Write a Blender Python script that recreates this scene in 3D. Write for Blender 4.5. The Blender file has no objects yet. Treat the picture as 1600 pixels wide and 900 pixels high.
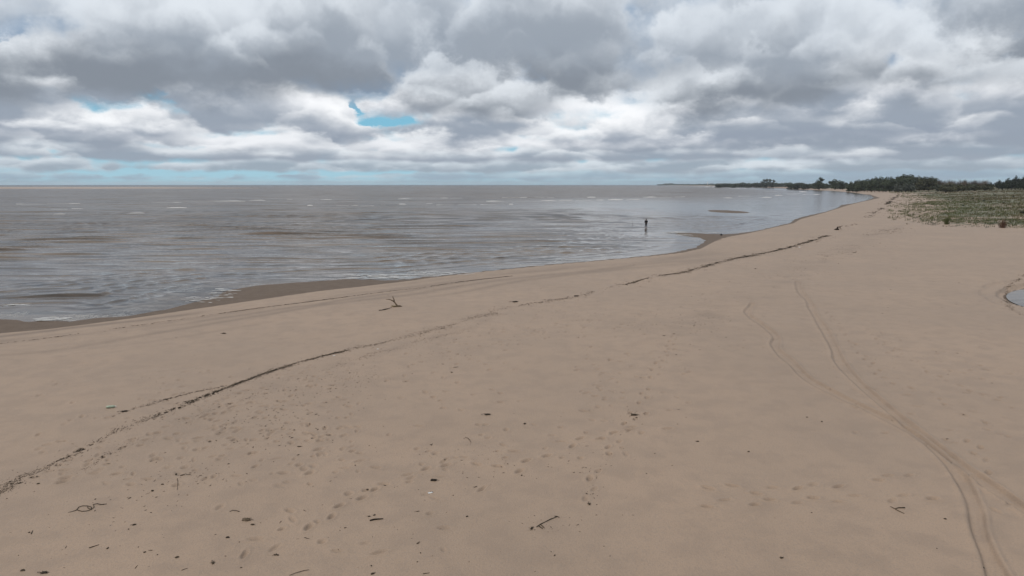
import bpy, bmesh, math, random
import numpy as np
from mathutils import Vector, Matrix, noise as mnoise

scene = bpy.context.scene
COL = scene.collection
R = math.radians

# ------------------------------------------------------------------ camera
CAM_H = 8.0
FOC = 1067.0          # focal length in photo pixels (1600 wide)
HOR = 288.1           # horizon row in the photo
PITCH = math.atan((450 - HOR) / FOC)
cd = bpy.data.cameras.new('camera')
cam = bpy.data.objects.new('camera', cd)
COL.objects.link(cam)
cam.location = (0, 0, CAM_H)
cam.rotation_euler = (math.pi / 2 - PITCH, 0, 0)
cd.sensor_width = 36
cd.lens = 36 * FOC / 1600
cd.clip_start = 0.2
cd.clip_end = 60000
scene.camera = cam

# ------------------------------------------------------------------ light
SUN_EL, SUN_AZ = R(52), R(-105)          # azimuth from +Y towards +X
ld = bpy.data.lights.new('sun', 'SUN')
sun = bpy.data.objects.new('sun', ld)
COL.objects.link(sun)
ld.energy = 1.45
ld.angle = R(18)
ld.color = (1.0, 0.91, 0.80)
sdir = Vector((math.sin(SUN_AZ) * math.cos(SUN_EL), math.cos(SUN_AZ) * math.cos(SUN_EL), math.sin(SUN_EL)))
sun.rotation_euler = (-sdir).to_track_quat('-Z', 'Y').to_euler()
sun.location = (-40, -10, 60)

scene.view_settings.view_transform = 'Standard'
scene.view_settings.look = 'None'
scene.view_settings.exposure = 0.12
scene.view_settings.gamma = 1.0

# ------------------------------------------------------------------ node helpers
class G:
    """tiny expression builder over a node tree"""
    def __init__(self, nt):
        self.nt = nt
    def node(self, t, **kw):
        n = self.nt.nodes.new(t)
        for k, v in kw.items():
            setattr(n, k, v)
        return n
    def put(self, sock, v):
        if isinstance(v, E):
            self.nt.links.new(v.s, sock)
        elif isinstance(v, bpy.types.NodeSocket):
            self.nt.links.new(v, sock)
        else:
            if sock.type == 'RGBA' and len(v) == 3:
                v = (*v, 1)
            sock.default_value = v
    def m(self, op, a, b=None, c=None, clamp=False):
        n = self.node('ShaderNodeMath', operation=op, use_clamp=clamp)
        for i, v in enumerate((a, b, c)):
            if v is not None:
                self.put(n.inputs[i], v)
        return E(self, n.outputs[0])
    def sm(self, x, a, b, lo=0.0, hi=1.0, kind='SMOOTHSTEP'):
        n = self.node('ShaderNodeMapRange', interpolation_type=kind)
        self.put(n.inputs[0], x)
        for i, v in enumerate((a, b, lo, hi)):
            self.put(n.inputs[1 + i], v)
        return E(self, n.outputs[0])
    def xyz(self, x, y, z):
        n = self.node('ShaderNodeCombineXYZ')
        for i, v in enumerate((x, y, z)):
            self.put(n.inputs[i], v)
        return E(self, n.outputs[0])
    def sep(self, v):
        n = self.node('ShaderNodeSeparateXYZ')
        self.put(n.inputs[0], v)
        return [E(self, o) for o in n.outputs]
    def noise(self, vec, scale=1.0, detail=4.0, rough=0.5, dist=0.0, dim='3D', out=0):
        n = self.node('ShaderNodeTexNoise', noise_dimensions=dim)
        if vec is not None:
            self.put(n.inputs['Vector'], vec)
        n.inputs['Scale'].default_value = scale
        n.inputs['Detail'].default_value = detail
        n.inputs['Roughness'].default_value = rough
        n.inputs['Distortion'].default_value = dist
        return E(self, n.outputs[out])
    def mix(self, f, a, b, blend='MIX'):
        n = self.node('ShaderNodeMix', data_type='RGBA', blend_type=blend)
        self.put(n.inputs[0], f)
        self.put(n.inputs[6], a)
        self.put(n.inputs[7], b)
        return E(self, n.outputs[2])
    def curve(self, x, pts):
        """piecewise-linear function of x given sorted (x, value) points"""
        x0, x1 = pts[0][0], pts[-1][0]
        n = self.node('ShaderNodeValToRGB')
        n.color_ramp.interpolation = 'EASE'
        self.put(n.inputs[0], self.sm(x, x0, x1, kind='LINEAR'))
        el = n.color_ramp.elements
        for i, (px, v) in enumerate(pts):
            t = (px - x0) / (x1 - x0)
            if i == 0:
                e = el[0]
            elif i == len(pts) - 1:
                e = el[-1]
                e.position = 1.0
            else:
                e = el.new(t)
            e.color = (v, v, v, 1)
        el[0].position = 0.0
        return E(self, n.outputs[0])
    def attr(self, name, out='Fac'):
        n = self.node('ShaderNodeAttribute', attribute_name=name)
        return E(self, n.outputs[out])
    def bump(self, h, strength, dist, normal=None):
        n = self.node('ShaderNodeBump')
        n.inputs['Strength'].default_value = strength
        n.inputs['Distance'].default_value = dist
        self.put(n.inputs['Height'], h)
        if normal is not None:
            self.put(n.inputs['Normal'], normal)
        return E(self, n.outputs[0])

class E:
    def __init__(self, g, s):
        self.g, self.s = g, s
    def __add__(self, o): return self.g.m('ADD', self, o)
    def __radd__(self, o): return self.g.m('ADD', o, self)
    def __sub__(self, o): return self.g.m('SUBTRACT', self, o)
    def __rsub__(self, o): return self.g.m('SUBTRACT', o, self)
    def __mul__(self, o): return self.g.m('MULTIPLY', self, o)
    def __rmul__(self, o): return self.g.m('MULTIPLY', o, self)
    def __truediv__(self, o): return self.g.m('DIVIDE', self, o)
    def __rtruediv__(self, o): return self.g.m('DIVIDE', o, self)

# ------------------------------------------------------------------ sky
world = bpy.data.worlds.new('World')
scene.world = world
world.use_nodes = True
SKY_STRENGTH = 0.1

def build_sky():
    nt = world.node_tree
    nt.nodes.clear()
    g = G(nt)
    tc = g.node('ShaderNodeTexCoord')
    dx, dy, dz = g.sep(E(g, tc.outputs['Generated']))
    e = g.m('MAXIMUM', dz, 0.0)                      # sine of elevation
    a = g.m('ARCTAN2', dx, dy)                       # azimuth from +Y
    hl = g.m('SQRT', dx * dx + dy * dy + 1e-5)
    hx, hy = dx / hl, dy / hl

    sky = g.node('ShaderNodeTexSky', sky_type='NISHITA')
    sky.sun_disc = False
    sky.sun_elevation = SUN_EL
    sky.sun_rotation = SUN_AZ
    sky.altitude = 0
    sky.air_density = 1.0
    sky.dust_density = 0.6
    sky.ozone_density = 2.5
    K = 1.0 / SKY_STRENGTH
    def C(r, gg, b):                                  # sRGB 0..255 -> radiance for the background
        f = lambda c: ((c / 255 + 0.055) / 1.055) ** 2.4 if c > 10 else c / 255 / 12.92
        return (f(r) * K, f(gg) * K, f(b) * K)
    col = g.mix(0.82, E(g, sky.outputs[0]), C(112, 178, 204))
    col = g.mix(g.sm(e, 0.09, 0.13, 0.0, 0.95), col, C(126, 146, 170))
    # pale moist air over the horizon
    air = g.mix(g.sm(a, -0.05, 0.45), C(164, 201, 214), C(146, 168, 182))
    col = g.mix(g.sm(e, 0.0, 0.06, 0.9, 0.0), col, air)

    def az(px):                                       # photo column -> azimuth
        return math.atan((px - 800) / FOC)
    def el(py):                                       # photo row (centre column) -> sine of elevation
        return math.sin(math.atan((450 - py) / FOC) - PITCH)

    # billows shared by all the rows: cells shrink towards the horizon, seamless all the way round
    w = 1.0 / (e + 0.10)
    wx, wy, wz = hx * 6.4, hy * 6.4, g.m('LOGARITHM', e + 0.06, 2.718282) * -1.85
    wn = g.node('ShaderNodeTexNoise')
    g.put(wn.inputs['Vector'], g.xyz(wx * 1.3, wy * 1.3, wz * 1.3))
    wn.inputs['Scale'].default_value = 1.0
    wn.inputs['Detail'].default_value = 6.0
    wn.inputs['Roughness'].default_value = 0.62
    q0 = E(g, wn.outputs[0])
    vr, vg_, vb = g.sep(E(g, wn.outputs[1]))
    def puffs(sc, wob):
        # rounded heads: distance to the nearest cell gives the lump, the way to its middle gives the lit side
        z_ = wz * sc + (vb - 0.5) * wob
        n = g.node('ShaderNodeTexVoronoi', feature='SMOOTH_F1')
        n.inputs['Scale'].default_value = 1.0
        n.inputs['Smoothness'].default_value = 0.50 if sc < 2 else 0.45
        g.put(n.inputs['Vector'], g.xyz(wx * sc + (vr - 0.5) * wob, wy * sc + (vg_ - 0.5) * wob, z_))
        _, _, pz = g.sep(E(g, n.outputs['Position']))
        return 1.0 - E(g, n.outputs['Distance']), pz - z_
    p1, l1 = puffs(1.0, 1.0)
    p2, l2 = puffs(2.7, 2.0)
    puff = p1 * 0.8 + p2 * 0.5 - 0.65
    lit = l1 * 1.15 + l2 * 0.60 + (q0 - 0.5) * 0.35
    fine = g.noise(g.xyz(hx * 26.0, hy * 26.0, e * 34.0), 1.0, 5.0, 0.6, 0.3)
    big = g.noise(g.xyz(hx * 2.3, hy * 2.3, e * 5.0), 1.0, 2.0, 0.5)
    thin = g.noise(g.xyz(hx * 5.0 + 7.0, hy * 5.0, e * 7.5), 1.0, 4.0, 0.55)

    # the masses of this particular sky: darker undersides, bright tops, holes
    aw = a + (q0 - 0.5) * 0.16 + (q0 - 0.5) * 0.05 + puff * 0.02
    ew = e + (q0 - 0.5) * 0.045 + (fine - 0.5) * 0.020
    def masses(lst):
        acc = None
        for px, py, rx, ry, k in lst:
            cosa = math.cos(az(px))
            u = (aw - az(px)) * (FOC / (rx * cosa))
            v = (ew - el(py) * cosa) * (FOC / (ry * cosa))
            b = g.m('EXPONENT', (u * u + v * v) * -0.7) * k
            acc = b if acc is None else acc + b
        return acc
    tone = masses([(460, 115, 190, 30, .62), (330, 92, 220, 26, .25), (60, 150, 130, 32, .45), (170, 183, 120, 16, .35), (870, 88, 95, 32, .30), (1120, 98, 110, 14, .30),
                   (1290, 203, 140, 16, .55), (1570, 60, 60, 40, .35), (1500, 168, 130, 13, .35), (1250, 130, 90, 30, .20), (720, 195, 70, 11, .25), (150, 215, 150, 8, .30), (1450, 215, 150, 10, .25), (930, 195, 120, 10, .2),
                   (240, 30, 120, 32, -.55), (430, 25, 150, 25, -.15), (350, 188, 85, 22, -.38), (520, 182, 60, 26, -.45), (920, 148, 115, 20, -.65), (1120, 190, 95, 13, -.60), (1040, 60, 60, 45, -.45), (1500, 75, 45, 50, -.40),
                   (730, 160, 75, 22, -.45), (80, 131, 75, 8, -.55), (1220, 50, 120, 40, -.30), (110, 196, 120, 9, -.55), (380, 222, 160, 10, -.35), (1020, 240, 160, 8, -.25), (1250, 165, 60, 10, -.2), (660, 40, 45, 35, -.25)])
    hole = masses([(606, 190, 22, 5, .70), (575, 168, 8, 9, .6), (1382, 90, 30, 14, .36), (968, 16, 14, 10, .34), (272, 142, 12, 4, .5), (4, 80, 12, 30, .5), (50, 241, 46, 4, .45), (330, 270, 300, 5, .6)])

    def row(col, y_base, y_top, fa, fe, seed, cover, dark, bright, soft=0.3, amp=1.5, op=1.0, qa=1.2, under=0.5):
        e0, e1 = el(y_base), el(y_top)
        H = e1 - e0
        n = g.noise(g.xyz(hx * fa + seed * 3.7, hy * fa - seed * 1.3, e * (fa * 1.5) + seed), 1.0, 2.0, 0.5)
        c = g.curve(a, [(az(px), v) for px, v in cover])
        v = (e - e0) / H
        pert = (n - 0.5) * amp + (q0 - 0.5) * (qa * 0.45) + puff * (qa * 1.35)
        d = c + 0.20 + pert - v - (hole * 1.15 + (fine - 0.5) * 0.4)
        base = g.sm(v + (n - 0.5) * 0.9 + (q0 - 0.5) * 0.8, -0.25, 0.12)
        alpha = g.sm(d, -0.08, soft) * base
        t = g.sm(d * 0.8 - v * under - lit * 1.15 - puff * 0.5 + (thin - 0.5) * 0.30 + (fine - 0.5) * 0.38 + tone, -0.46, 1.32)   # low and deep inside = dark underside
        shade = g.mix(t, C(*bright), C(*dark))
        return g.mix(alpha * op, col, shade)

    # (from the far rows at the horizon to the near ones overhead)
    col = row(col, 286, 276, 30, 260, 1.0, [(0, .7), (500, .8), (900, .9), (1200, 1.3), (1600, 1.4)], (152, 172, 186), (176, 198, 208), 0.7, 2.0, 0.7, 1.0)
    col = row(col, 279, 264, 26, 160, 2.0, [(0, .9), (350, .8), (700, .9), (1000, 1.2), (1600, 1.4)], (148, 164, 178), (186, 201, 209), 0.6, 2.0, 0.85, 1.2)
    col = row(col, 268, 249, 22, 100, 3.0, [(0, 1.0), (150, .8), (400, 1.2), (800, 1.1), (1200, 1.3), (1600, 1.4)], (150, 161, 172), (208, 214, 219), 0.5, 2.0, 0.95)
    col = row(col, 251, 230, 18, 75, 4.0, [(0, 1.2), (90, .6), (250, 1.2), (800, 1.2), (1200, 1.3), (1600, 1.3)], (146, 155, 167), (218, 221, 224), 0.4, 2.0, 0.95)
    col = row(col, 236, 205, 13, 45, 5.0, [(0, 1.1), (300, 1.0), (600, .7), (800, 1.0), (1100, .9), (1350, 1.2), (1600, 1.2)], (144, 153, 165), (230, 231, 233), 0.3, 1.6)
    col = row(col, 219, 178, 10, 32, 6.0, [(0, 1.1), (250, 1.0), (500, .9), (620, .70), (700, 1.0), (1000, 1.0), (1060, 1.0), (1200, .9), (1350, 1.1), (1600, 1.1)], (143, 152, 165), (236, 237, 238), 0.40, 1.4)
    col = row(col, 206, 150, 8, 24, 6.5, [(0, .6), (150, .7), (300, 1.0), (430, 1.2), (530, 1.1), (570, .60), (640, .5), (680, .8), (780, 1.0), (960, .9), (1100, 1.1), (1300, .9), (1420, 1.0), (1600, 1.1)], (146, 155, 167), (242, 242, 242), 0.40, 1.3)
    col = row(col, 182, 112, 6.5, 18, 7.0, [(0, 1.1), (150, 1.0), (280, .5), (350, .35), (520, .45), (560, .5), (600, .6), (680, 1.0), (760, 1.1), (900, 1.1), (1030, .7), (1130, .8), (1300, 1.0), (1420, 1.0), (1600, 1.1)], (145, 154, 166), (240, 240, 241), 0.40, 1.2)
    col = row(col, 158, 30, 5.0, 11, 8.0, [(0, .9), (200, .9), (260, 1.0), (330, 1.2), (560, 1.2), (660, .9), (760, .8), (860, .9), (960, .7), (1180, .9), (1290, .7), (1350, .7), (1410, .7), (1460, .8), (1600, 1.0)], (128, 135, 144), (214, 218, 222), 0.45, 1.0, 1.0, 1.5, 0.7)
    col = row(col, 95, -90, 4.0, 8, 9.0, [(0, .9), (150, 1.0), (400, .9), (620, .9), (800, 1.0), (960, .9), (1100, 1.1), (1250, 1.0), (1500, 1.0), (1600, 1.0)], (146, 154, 164), (214, 219, 224), 0.6, 0.9, 0.95, 1.5, 0.6)
    # the same broken deck going on overhead, out of the frame
    px_, py_ = dx / (e + 0.12), dy / (e + 0.12)
    n2 = g.noise(g.xyz(px_ * 1.6, py_ * 1.6, 3.0), 1.0, 6.0, 0.55, 0.3)
    shade2 = g.mix(g.sm(n2, 0.38, 0.66), C(214, 218, 222), C(140, 148, 158))
    al2 = g.sm(e, 0.24, 0.42) * g.sm(n2, 0.28, 0.40)
    col = g.mix(al2, col, shade2)
    col = g.mix(1.0, col, (1.035, 1.05, 1.07), 'MULTIPLY')
    bg = g.node('ShaderNodeBackground')
    g.put(bg.inputs[0], col)
    bg.inputs[1].default_value = SKY_STRENGTH
    out = g.node('ShaderNodeOutputWorld')
    nt.links.new(bg.outputs[0], out.inputs[0])
build_sky()

# ------------------------------------------------------------------ numeric helpers
rng = np.random.default_rng(7)
random.seed(11)

def smooth(t):
    t = np.clip(t, 0, 1)
    return t * t * (3 - 2 * t)

_tab = np.random.default_rng(5).random((256, 256))
def vn(x, y, s=0):
    """value noise -1..1"""
    x = np.asarray(x, float) + s * 17.31
    y = np.asarray(y, float) - s * 9.77
    xi, yi = np.floor(x).astype(int), np.floor(y).astype(int)
    fx, fy = x - xi, y - yi
    fx, fy = fx * fx * (3 - 2 * fx), fy * fy * (3 - 2 * fy)
    T = lambda i, j: _tab[(xi + i) & 255, (yi + j) & 255]
    return ((T(0, 0) * (1 - fx) + T(1, 0) * fx) * (1 - fy) + (T(0, 1) * (1 - fx) + T(1, 1) * fx) * fy) * 2 - 1
def fbm(x, y, s=0, o=4):
    r, am = 0, 1.0
    for i in range(o):
        r = r + am * vn(x * 2 ** i, y * 2 ** i, s + i)
        am *= .5
    return r / 1.9

SP, CP = math.sin(PITCH), math.cos(PITCH)
def ray(px, py):
    u, v = (np.asarray(px, float) - 800) / FOC, (450 - np.asarray(py, float)) / FOC
    return u, CP + v * SP, v * CP - SP
def on_plane(px, py, z=0.0):
    dx, dy, dz = ray(px, py)
    t = (z - CAM_H) / dz
    return dx * t, dy * t
def P0(pts, z=0.0):
    return [tuple(float(c) for c in on_plane(px, py, z)) for px, py in pts]

def seg_dist(x, y, pts, closed=False):
    best = np.full(x.shape, 1e18)
    n = len(pts)
    for i in range(n if closed else n - 1):
        (ax, ay), (bx, by) = pts[i], pts[(i + 1) % n]
        vx, vy = bx - ax, by - ay
        L = vx * vx + vy * vy + 1e-9
        t = np.clip(((x - ax) * vx + (y - ay) * vy) / L, 0, 1)
        d = (x - ax - t * vx) ** 2 + (y - ay - t * vy) ** 2
        np.minimum(best, d, out=best)
    return np.sqrt(best)
def inside(x, y, pts):
    c = np.zeros(x.shape, bool)
    n = len(pts)
    for i in range(n):
        (ax, ay), (bx, by) = pts[i], pts[(i + 1) % n]
        if ay == by:
            continue
        k = ((ay > y) != (by > y)) & (x < (bx - ax) * (y - ay) / (by - ay) + ax)
        c ^= k
    return c
def sdist(x, y, line, close):
    """signed distance to an open line; positive inside the polygon line + close"""
    d = seg_dist(x, y, line)
    return np.where(inside(x, y, line + close), d, -d)

# ------------------------------------------------------------------ lie of the land
BACK = [(14000, 9000), (14000, -14000), (-14000, -14000)]
WATERLINE = [(-12000, -9600), (-90, -6), (-52, 25), (-40, 34)] + P0([
    (0, 498), (50, 503), (110, 502), (150, 498), (205, 494), (255, 484), (300, 474), (330, 466), (358, 454), (400, 447), (470, 440.5),
    (540, 436.5), (620, 438), (665, 433), (740, 425.5), (860, 413.5), (960, 404.5), (1020, 399), (1060, 393.5), (1085, 387.5),
    (1098, 380), (1101, 374), (1090, 371), (1070, 368.5), (1050, 364.6), (1075, 363.8), (1105, 365.2), (1135, 366.2), (1155, 364.5),
    (1180, 361), (1210, 354.5), (1236, 348), (1241, 343), (1262, 337), (1290, 331), (1311, 324), (1314, 320.5), (1332, 318), (1352, 313.5),
    (1366, 309.5), (1360, 305), (1335, 301), (1300, 298.2), (1265, 296.6), (1230, 294.8)]) + [
    (628, 1674), (737, 2246), (857, 3048), (990, 4065), (1135, 5335), (1400, 5900), (4000, 8000), (14000, 9000)]
WETLINE = [(-12000, -9630), (-90, -9), (-52, 22), (-40, 31)] + P0([
    (-60, 530), (0, 524), (70, 517), (130, 509), (250, 492), (300, 485), (370, 475.5), (440, 466.5), (500, 459), (560, 451.5), (600, 445), (640, 439.5), (670, 435),
    (740, 426.3), (860, 414.3), (960, 405.5), (1020, 400.2), (1065, 395.5), (1095, 389), (1110, 381), (1125, 374), (1150, 369), (1180, 362.5), (1210, 355.5),
    (1240, 349), (1250, 343), (1290, 332), (1318, 323), (1345, 316), (1375, 309.5), (1360, 304)])
DUNELINE = [(400, -260), (190, 20)] + P0([(1640, 366), (1585, 362), (1530, 357), (1480, 354), (1440, 350), (1418, 342), (1420, 331), (1412, 322), (1425, 313), (1412, 306),
    (1396, 301.5), (1378, 299), (1340, 296.5), (1290, 295.2)], 0.5) + [(820, 2050), (960, 2800), (1120, 3800), (1330, 5300), (4000, 7700), (14000, 8700)]
BAR = on_plane(1137, 330.6)
PONDC = on_plane(1714, 466, 0.5)
PA, PB, PROT = 4.5, 7.2, -0.72

def pond_q(x, y):
    dx, dy = x - PONDC[0], y - PONDC[1]
    c, s = math.cos(PROT), math.sin(PROT)
    u, v = (dx * c + dy * s) / PA, (-dx * s + dy * c) / PB
    return np.sqrt(u * u + v * v) * (1 + 0.03 * vn(dx * .8, dy * .8, 3))

def land(x, y):
    x, y = np.asarray(x, float), np.asarray(y, float)
    s = sdist(x, y, WATERLINE, BACK)
    d = sdist(x, y, DUNELINE, BACK[:1] + [(14000, -14000), (1200, -14000)])
    h = np.where(s > 0, 0.62 * (1 - np.exp(-np.maximum(s, 0) / 20)) + np.minimum(np.maximum(s, 0) * .0012, .3), np.maximum(s * 0.022, -2.5))
    k = smooth(s / 8)
    h = h + k * (0.035 * fbm(x / 2.6, y / 2.6, 1, 3) + 0.07 * fbm(x / 13, y / 13, 2, 2))
    h = h + 0.012 * fbm(x / 1.1, y / 1.1, 9, 2) * smooth(1 - np.abs(s) / 6)
    # low dunes
    dk = smooth(d / 55)
    h = h + dk * (2.5 + 1.0 * fbm(x / 60, y / 60, 4, 3) + 0.55 * fbm(x / 14, y / 14, 5, 2)) + smooth(d / 300) * .8
    h = h + smooth(d / 8) * (1 - smooth(d / 50)) * 0.35 * np.maximum(fbm(x / 5, y / 5, 6, 3), -.2)
    # sand bar off the beach
    b = ((x - BAR[0]) / 5.0) ** 2 + ((y - BAR[1]) / 12.0) ** 2
    h = np.maximum(h, np.where(b < 4, 0.11 * (1 - b), -9) + 0.02 * vn(x / 2, y / 2, 8))
    # pool hollow
    q = pond_q(x, y)
    h = h - 0.07 * smooth((1.42 - q) / .03) - 0.20 * smooth((1.20 - q) / .03) - 0.12 * smooth((1.17 - q) / .17) - 0.35 * smooth((1.0 - q) / .5)
    return h, s, d, q
def hgt(x, y):
    return land(x, y)[0]
def at(px, py):
    """the point of the land seen at a photo pixel"""
    px, py = np.atleast_1d(np.asarray(px, float)), np.atleast_1d(np.asarray(py, float))
    z = np.full(px.shape, 0.5)
    for _ in range(7):
        x, y = on_plane(px, py, z)
        z = 0.5 * z + 0.5 * np.minimum(hgt(x, y), 6.5)
    return x, y, hgt(x, y)
def at1(px, py):
    x, y, z = at(px, py)
    return float(x[0]), float(y[0]), float(z[0])

# ------------------------------------------------------------------ object helpers
def tag(o, label=None, cat=None, group=None, kind=None):
    if label: o['label'] = label
    if cat: o['category'] = cat
    if group: o['group'] = group
    if kind: o['kind'] = kind
    return o
def mesh_np(name, V, F, smooth_=True):
    """V (n,3), F (m,k) -> mesh"""
    V = np.ascontiguousarray(V, np.float32)
    F = np.ascontiguousarray(F, np.int32)
    me = bpy.data.meshes.new(name)
    me.vertices.add(len(V))
    me.vertices.foreach_set('co', V.ravel())
    k = F.shape[1]
    me.loops.add(F.size)
    me.loops.foreach_set('vertex_index', F.ravel())
    me.polygons.add(len(F))
    me.polygons.foreach_set('loop_start', np.arange(0, F.size, k, dtype=np.int32))
    try:
        me.polygons.foreach_set('loop_total', np.full(len(F), k, np.int32))
    except Exception:
        pass
    me.polygons.foreach_set('use_smooth', np.full(len(F), smooth_, bool))
    me.update(calc_edges=True)
    me.validate()
    return me
def link(name, me, mat=None, parent=None, loc=None):
    o = bpy.data.objects.new(name, me)
    COL.objects.link(o)
    if mat is not None and me is not None and not me.materials:
        me.materials.append(mat)
    if parent is not None: o.parent = parent
    if loc is not None: o.location = loc
    return o
def empty(name, loc, rz=0.0):
    o = bpy.data.objects.new(name, None)
    COL.objects.link(o)
    o.location = loc
    o.rotation_euler = (0, 0, rz)
    o.empty_display_size = 0.3
    return o
def fattr(me, name, vals):
    at_ = me.attributes.new(name, 'FLOAT', 'POINT')
    at_.data.foreach_set('value', np.ascontiguousarray(vals, np.float32))
class MB:
    """collects tubes, lumps and cards into one mesh"""
    def __init__(self):
        self.v, self.f = [], []
    def tube(self, pts, rads, n=6, cap=True):
        pts = [Vector(p) for p in pts]
        base = len(self.v)
        for i, p in enumerate(pts):
            t = (pts[min(i + 1, len(pts) - 1)] - pts[max(i - 1, 0)])
            if t.length < 1e-6: t = Vector((0, 0, 1))
            t.normalize()
            u = t.orthogonal().normalized() if i == 0 else (u - t * u.dot(t)).normalized()
            w = t.cross(u)
            for k in range(n):
                an = 2 * math.pi * k / n
                self.v.append(tuple(p + (u * math.cos(an) + w * math.sin(an)) * rads[i]))
        for i in range(len(pts) - 1):
            for k in range(n):
                a, b = base + i * n + k, base + i * n + (k + 1) % n
                self.f.append((a, b, b + n, a + n))
        if cap:
            self.f.append(tuple(base + k for k in reversed(range(n))))
            self.f.append(tuple(base + (len(pts) - 1) * n + k for k in range(n)))
    def lump(self, c, r, rough=0.3, rnd=random, sub=1):
        bm = bmesh.new()
        bmesh.ops.create_icosphere(bm, subdivisions=sub, radius=1.0)
        off = Vector((rnd.uniform(0, 99), rnd.uniform(0, 99), rnd.uniform(0, 99)))
        base = len(self.v)
        for v in bm.verts:
            k = 1 + rough * (mnoise.noise(v.co * 1.5 + off) * 1.6)
            self.v.append((c[0] + v.co.x * r[0] * k, c[1] + v.co.y * r[1] * k, c[2] + v.co.z * r[2] * k))
        for f in bm.faces:
            self.f.append(tuple(base + v.index for v in f.verts))
        bm.free()
    def poly(self, pts):
        b = len(self.v)
        self.v.extend(tuple(p) for p in pts)
        self.f.append(tuple(range(b, b + len(pts))))
    def mesh(self, name, sm=True):
        me = bpy.data.meshes.new(name)
        me.from_pydata(self.v, [], self.f)
        if sm:
            me.polygons.foreach_set('use_smooth', [True] * len(me.polygons))
        me.update()
        return me
    def build(self, name, mat, parent=None, loc=None, sm=True):
        return link(name, self.mesh(name, sm), mat, parent, loc)

def new_mat(name):
    m = bpy.data.materials.new(name)
    m.use_nodes = True
    nt = m.node_tree
    b = nt.nodes['Principled BSDF']
    return m, G(nt), b
def plain(name, c, rough=0.8, var=0.35, scale=6.0, rnd=0.25, spec=0.25):
    """a diffuse natural material with grain and a little tint per object"""
    m, g, b = new_mat(name)
    tc = g.node('ShaderNodeTexCoord')
    n = g.noise(E(g, tc.outputs['Object']), scale, 4.0, 0.6)
    oi = g.node('ShaderNodeObjectInfo')
    k = g.sm(n, 0.25, 0.75, 1 - var, 1 + var) * g.sm(E(g, oi.outputs['Random']), 0, 1, 1 - rnd, 1 + rnd)
    g.put(b.inputs['Base Color'], g.mix(1.0, c, g.xyz(k, k, k), 'MULTIPLY'))
    b.inputs['Roughness'].default_value = rough
    b.inputs['Specular IOR Level'].default_value = spec
    return m

# ------------------------------------------------------------------ materials: sand and water
def sand_material():
    m, g, b = new_mat('sand')
    geo = g.node('ShaderNodeNewGeometry')
    p = E(g, geo.outputs['Position'])
    wet, veg, stain_shade = g.attr('wet'), g.attr('veg'), g.attr('stain_shade')
    n1 = g.noise(p, 0.12, 4.0, 0.55)
    n2 = g.noise(p, 1.3, 5.0, 0.6)
    n3 = g.noise(p, 22.0, 4.0, 0.65)
    n4 = g.noise(p, 160.0, 2.0, 0.6)
    dry = g.mix(g.sm(n1, 0.3, 0.7), (0.362, 0.258, 0.182), (0.322, 0.233, 0.167))
    dry = g.mix(g.sm(n2, 0.40, 0.66, 0.0, 0.55), dry, (0.275, 0.200, 0.146))
    dry = g.mix(g.sm(n3, 0.48, 0.64, 0.0, 0.42), dry, (0.24, 0.19, 0.15))
    dry = g.mix(g.sm(n4, 0.50, 0.72, 0.0, 0.35), dry, (0.46, 0.36, 0.28))
    dry = g.mix(g.m('MULTIPLY', stain_shade, g.sm(n3, 0.2, 0.7, 0.55, 1.0), clamp=True), dry, (0.130, 0.094, 0.066))
    wetc = g.mix(g.sm(n2, 0.3, 0.7), (0.125, 0.090, 0.064), (0.150, 0.110, 0.080))
    w = g.sm(wet + (n2 - 0.5) * 0.25, 0.35, 0.65)
    c = g.mix(w, dry, wetc)
    # thin ground cover among the dune grass
    px3, py3, pz3 = g.sep(p)
    vg = g.noise(g.xyz(px3 * 0.35, py3 * 0.14, 0.0), 1.0, 5.0, 0.65)
    cov = g.mix(g.sm(n2, 0.35, 0.65), (0.100, 0.100, 0.046), (0.066, 0.082, 0.034))
    cov = g.mix(g.sm(n1, 0.42, 0.6), cov, (0.150, 0.125, 0.072))
    vm = g.sm(vg + (veg - 0.5) * 1.0, 0.38, 0.54) * g.sm(veg, 0.05, 0.3)
    c = g.mix(vm * 0.95, c, cov)
    g.put(b.inputs['Base Color'], c)
    g.put(b.inputs['Roughness'], g.sm(w, 0, 1, 0.62, 0.60))
    g.put(b.inputs['Specular IOR Level'], g.sm(w, 0, 1, 0.42, 0.10))
    bn = g.bump(n2, 0.35, 0.05)
    g.put(b.inputs['Normal'], g.bump(n3, 0.9, 0.016, bn))
    return m

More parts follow.
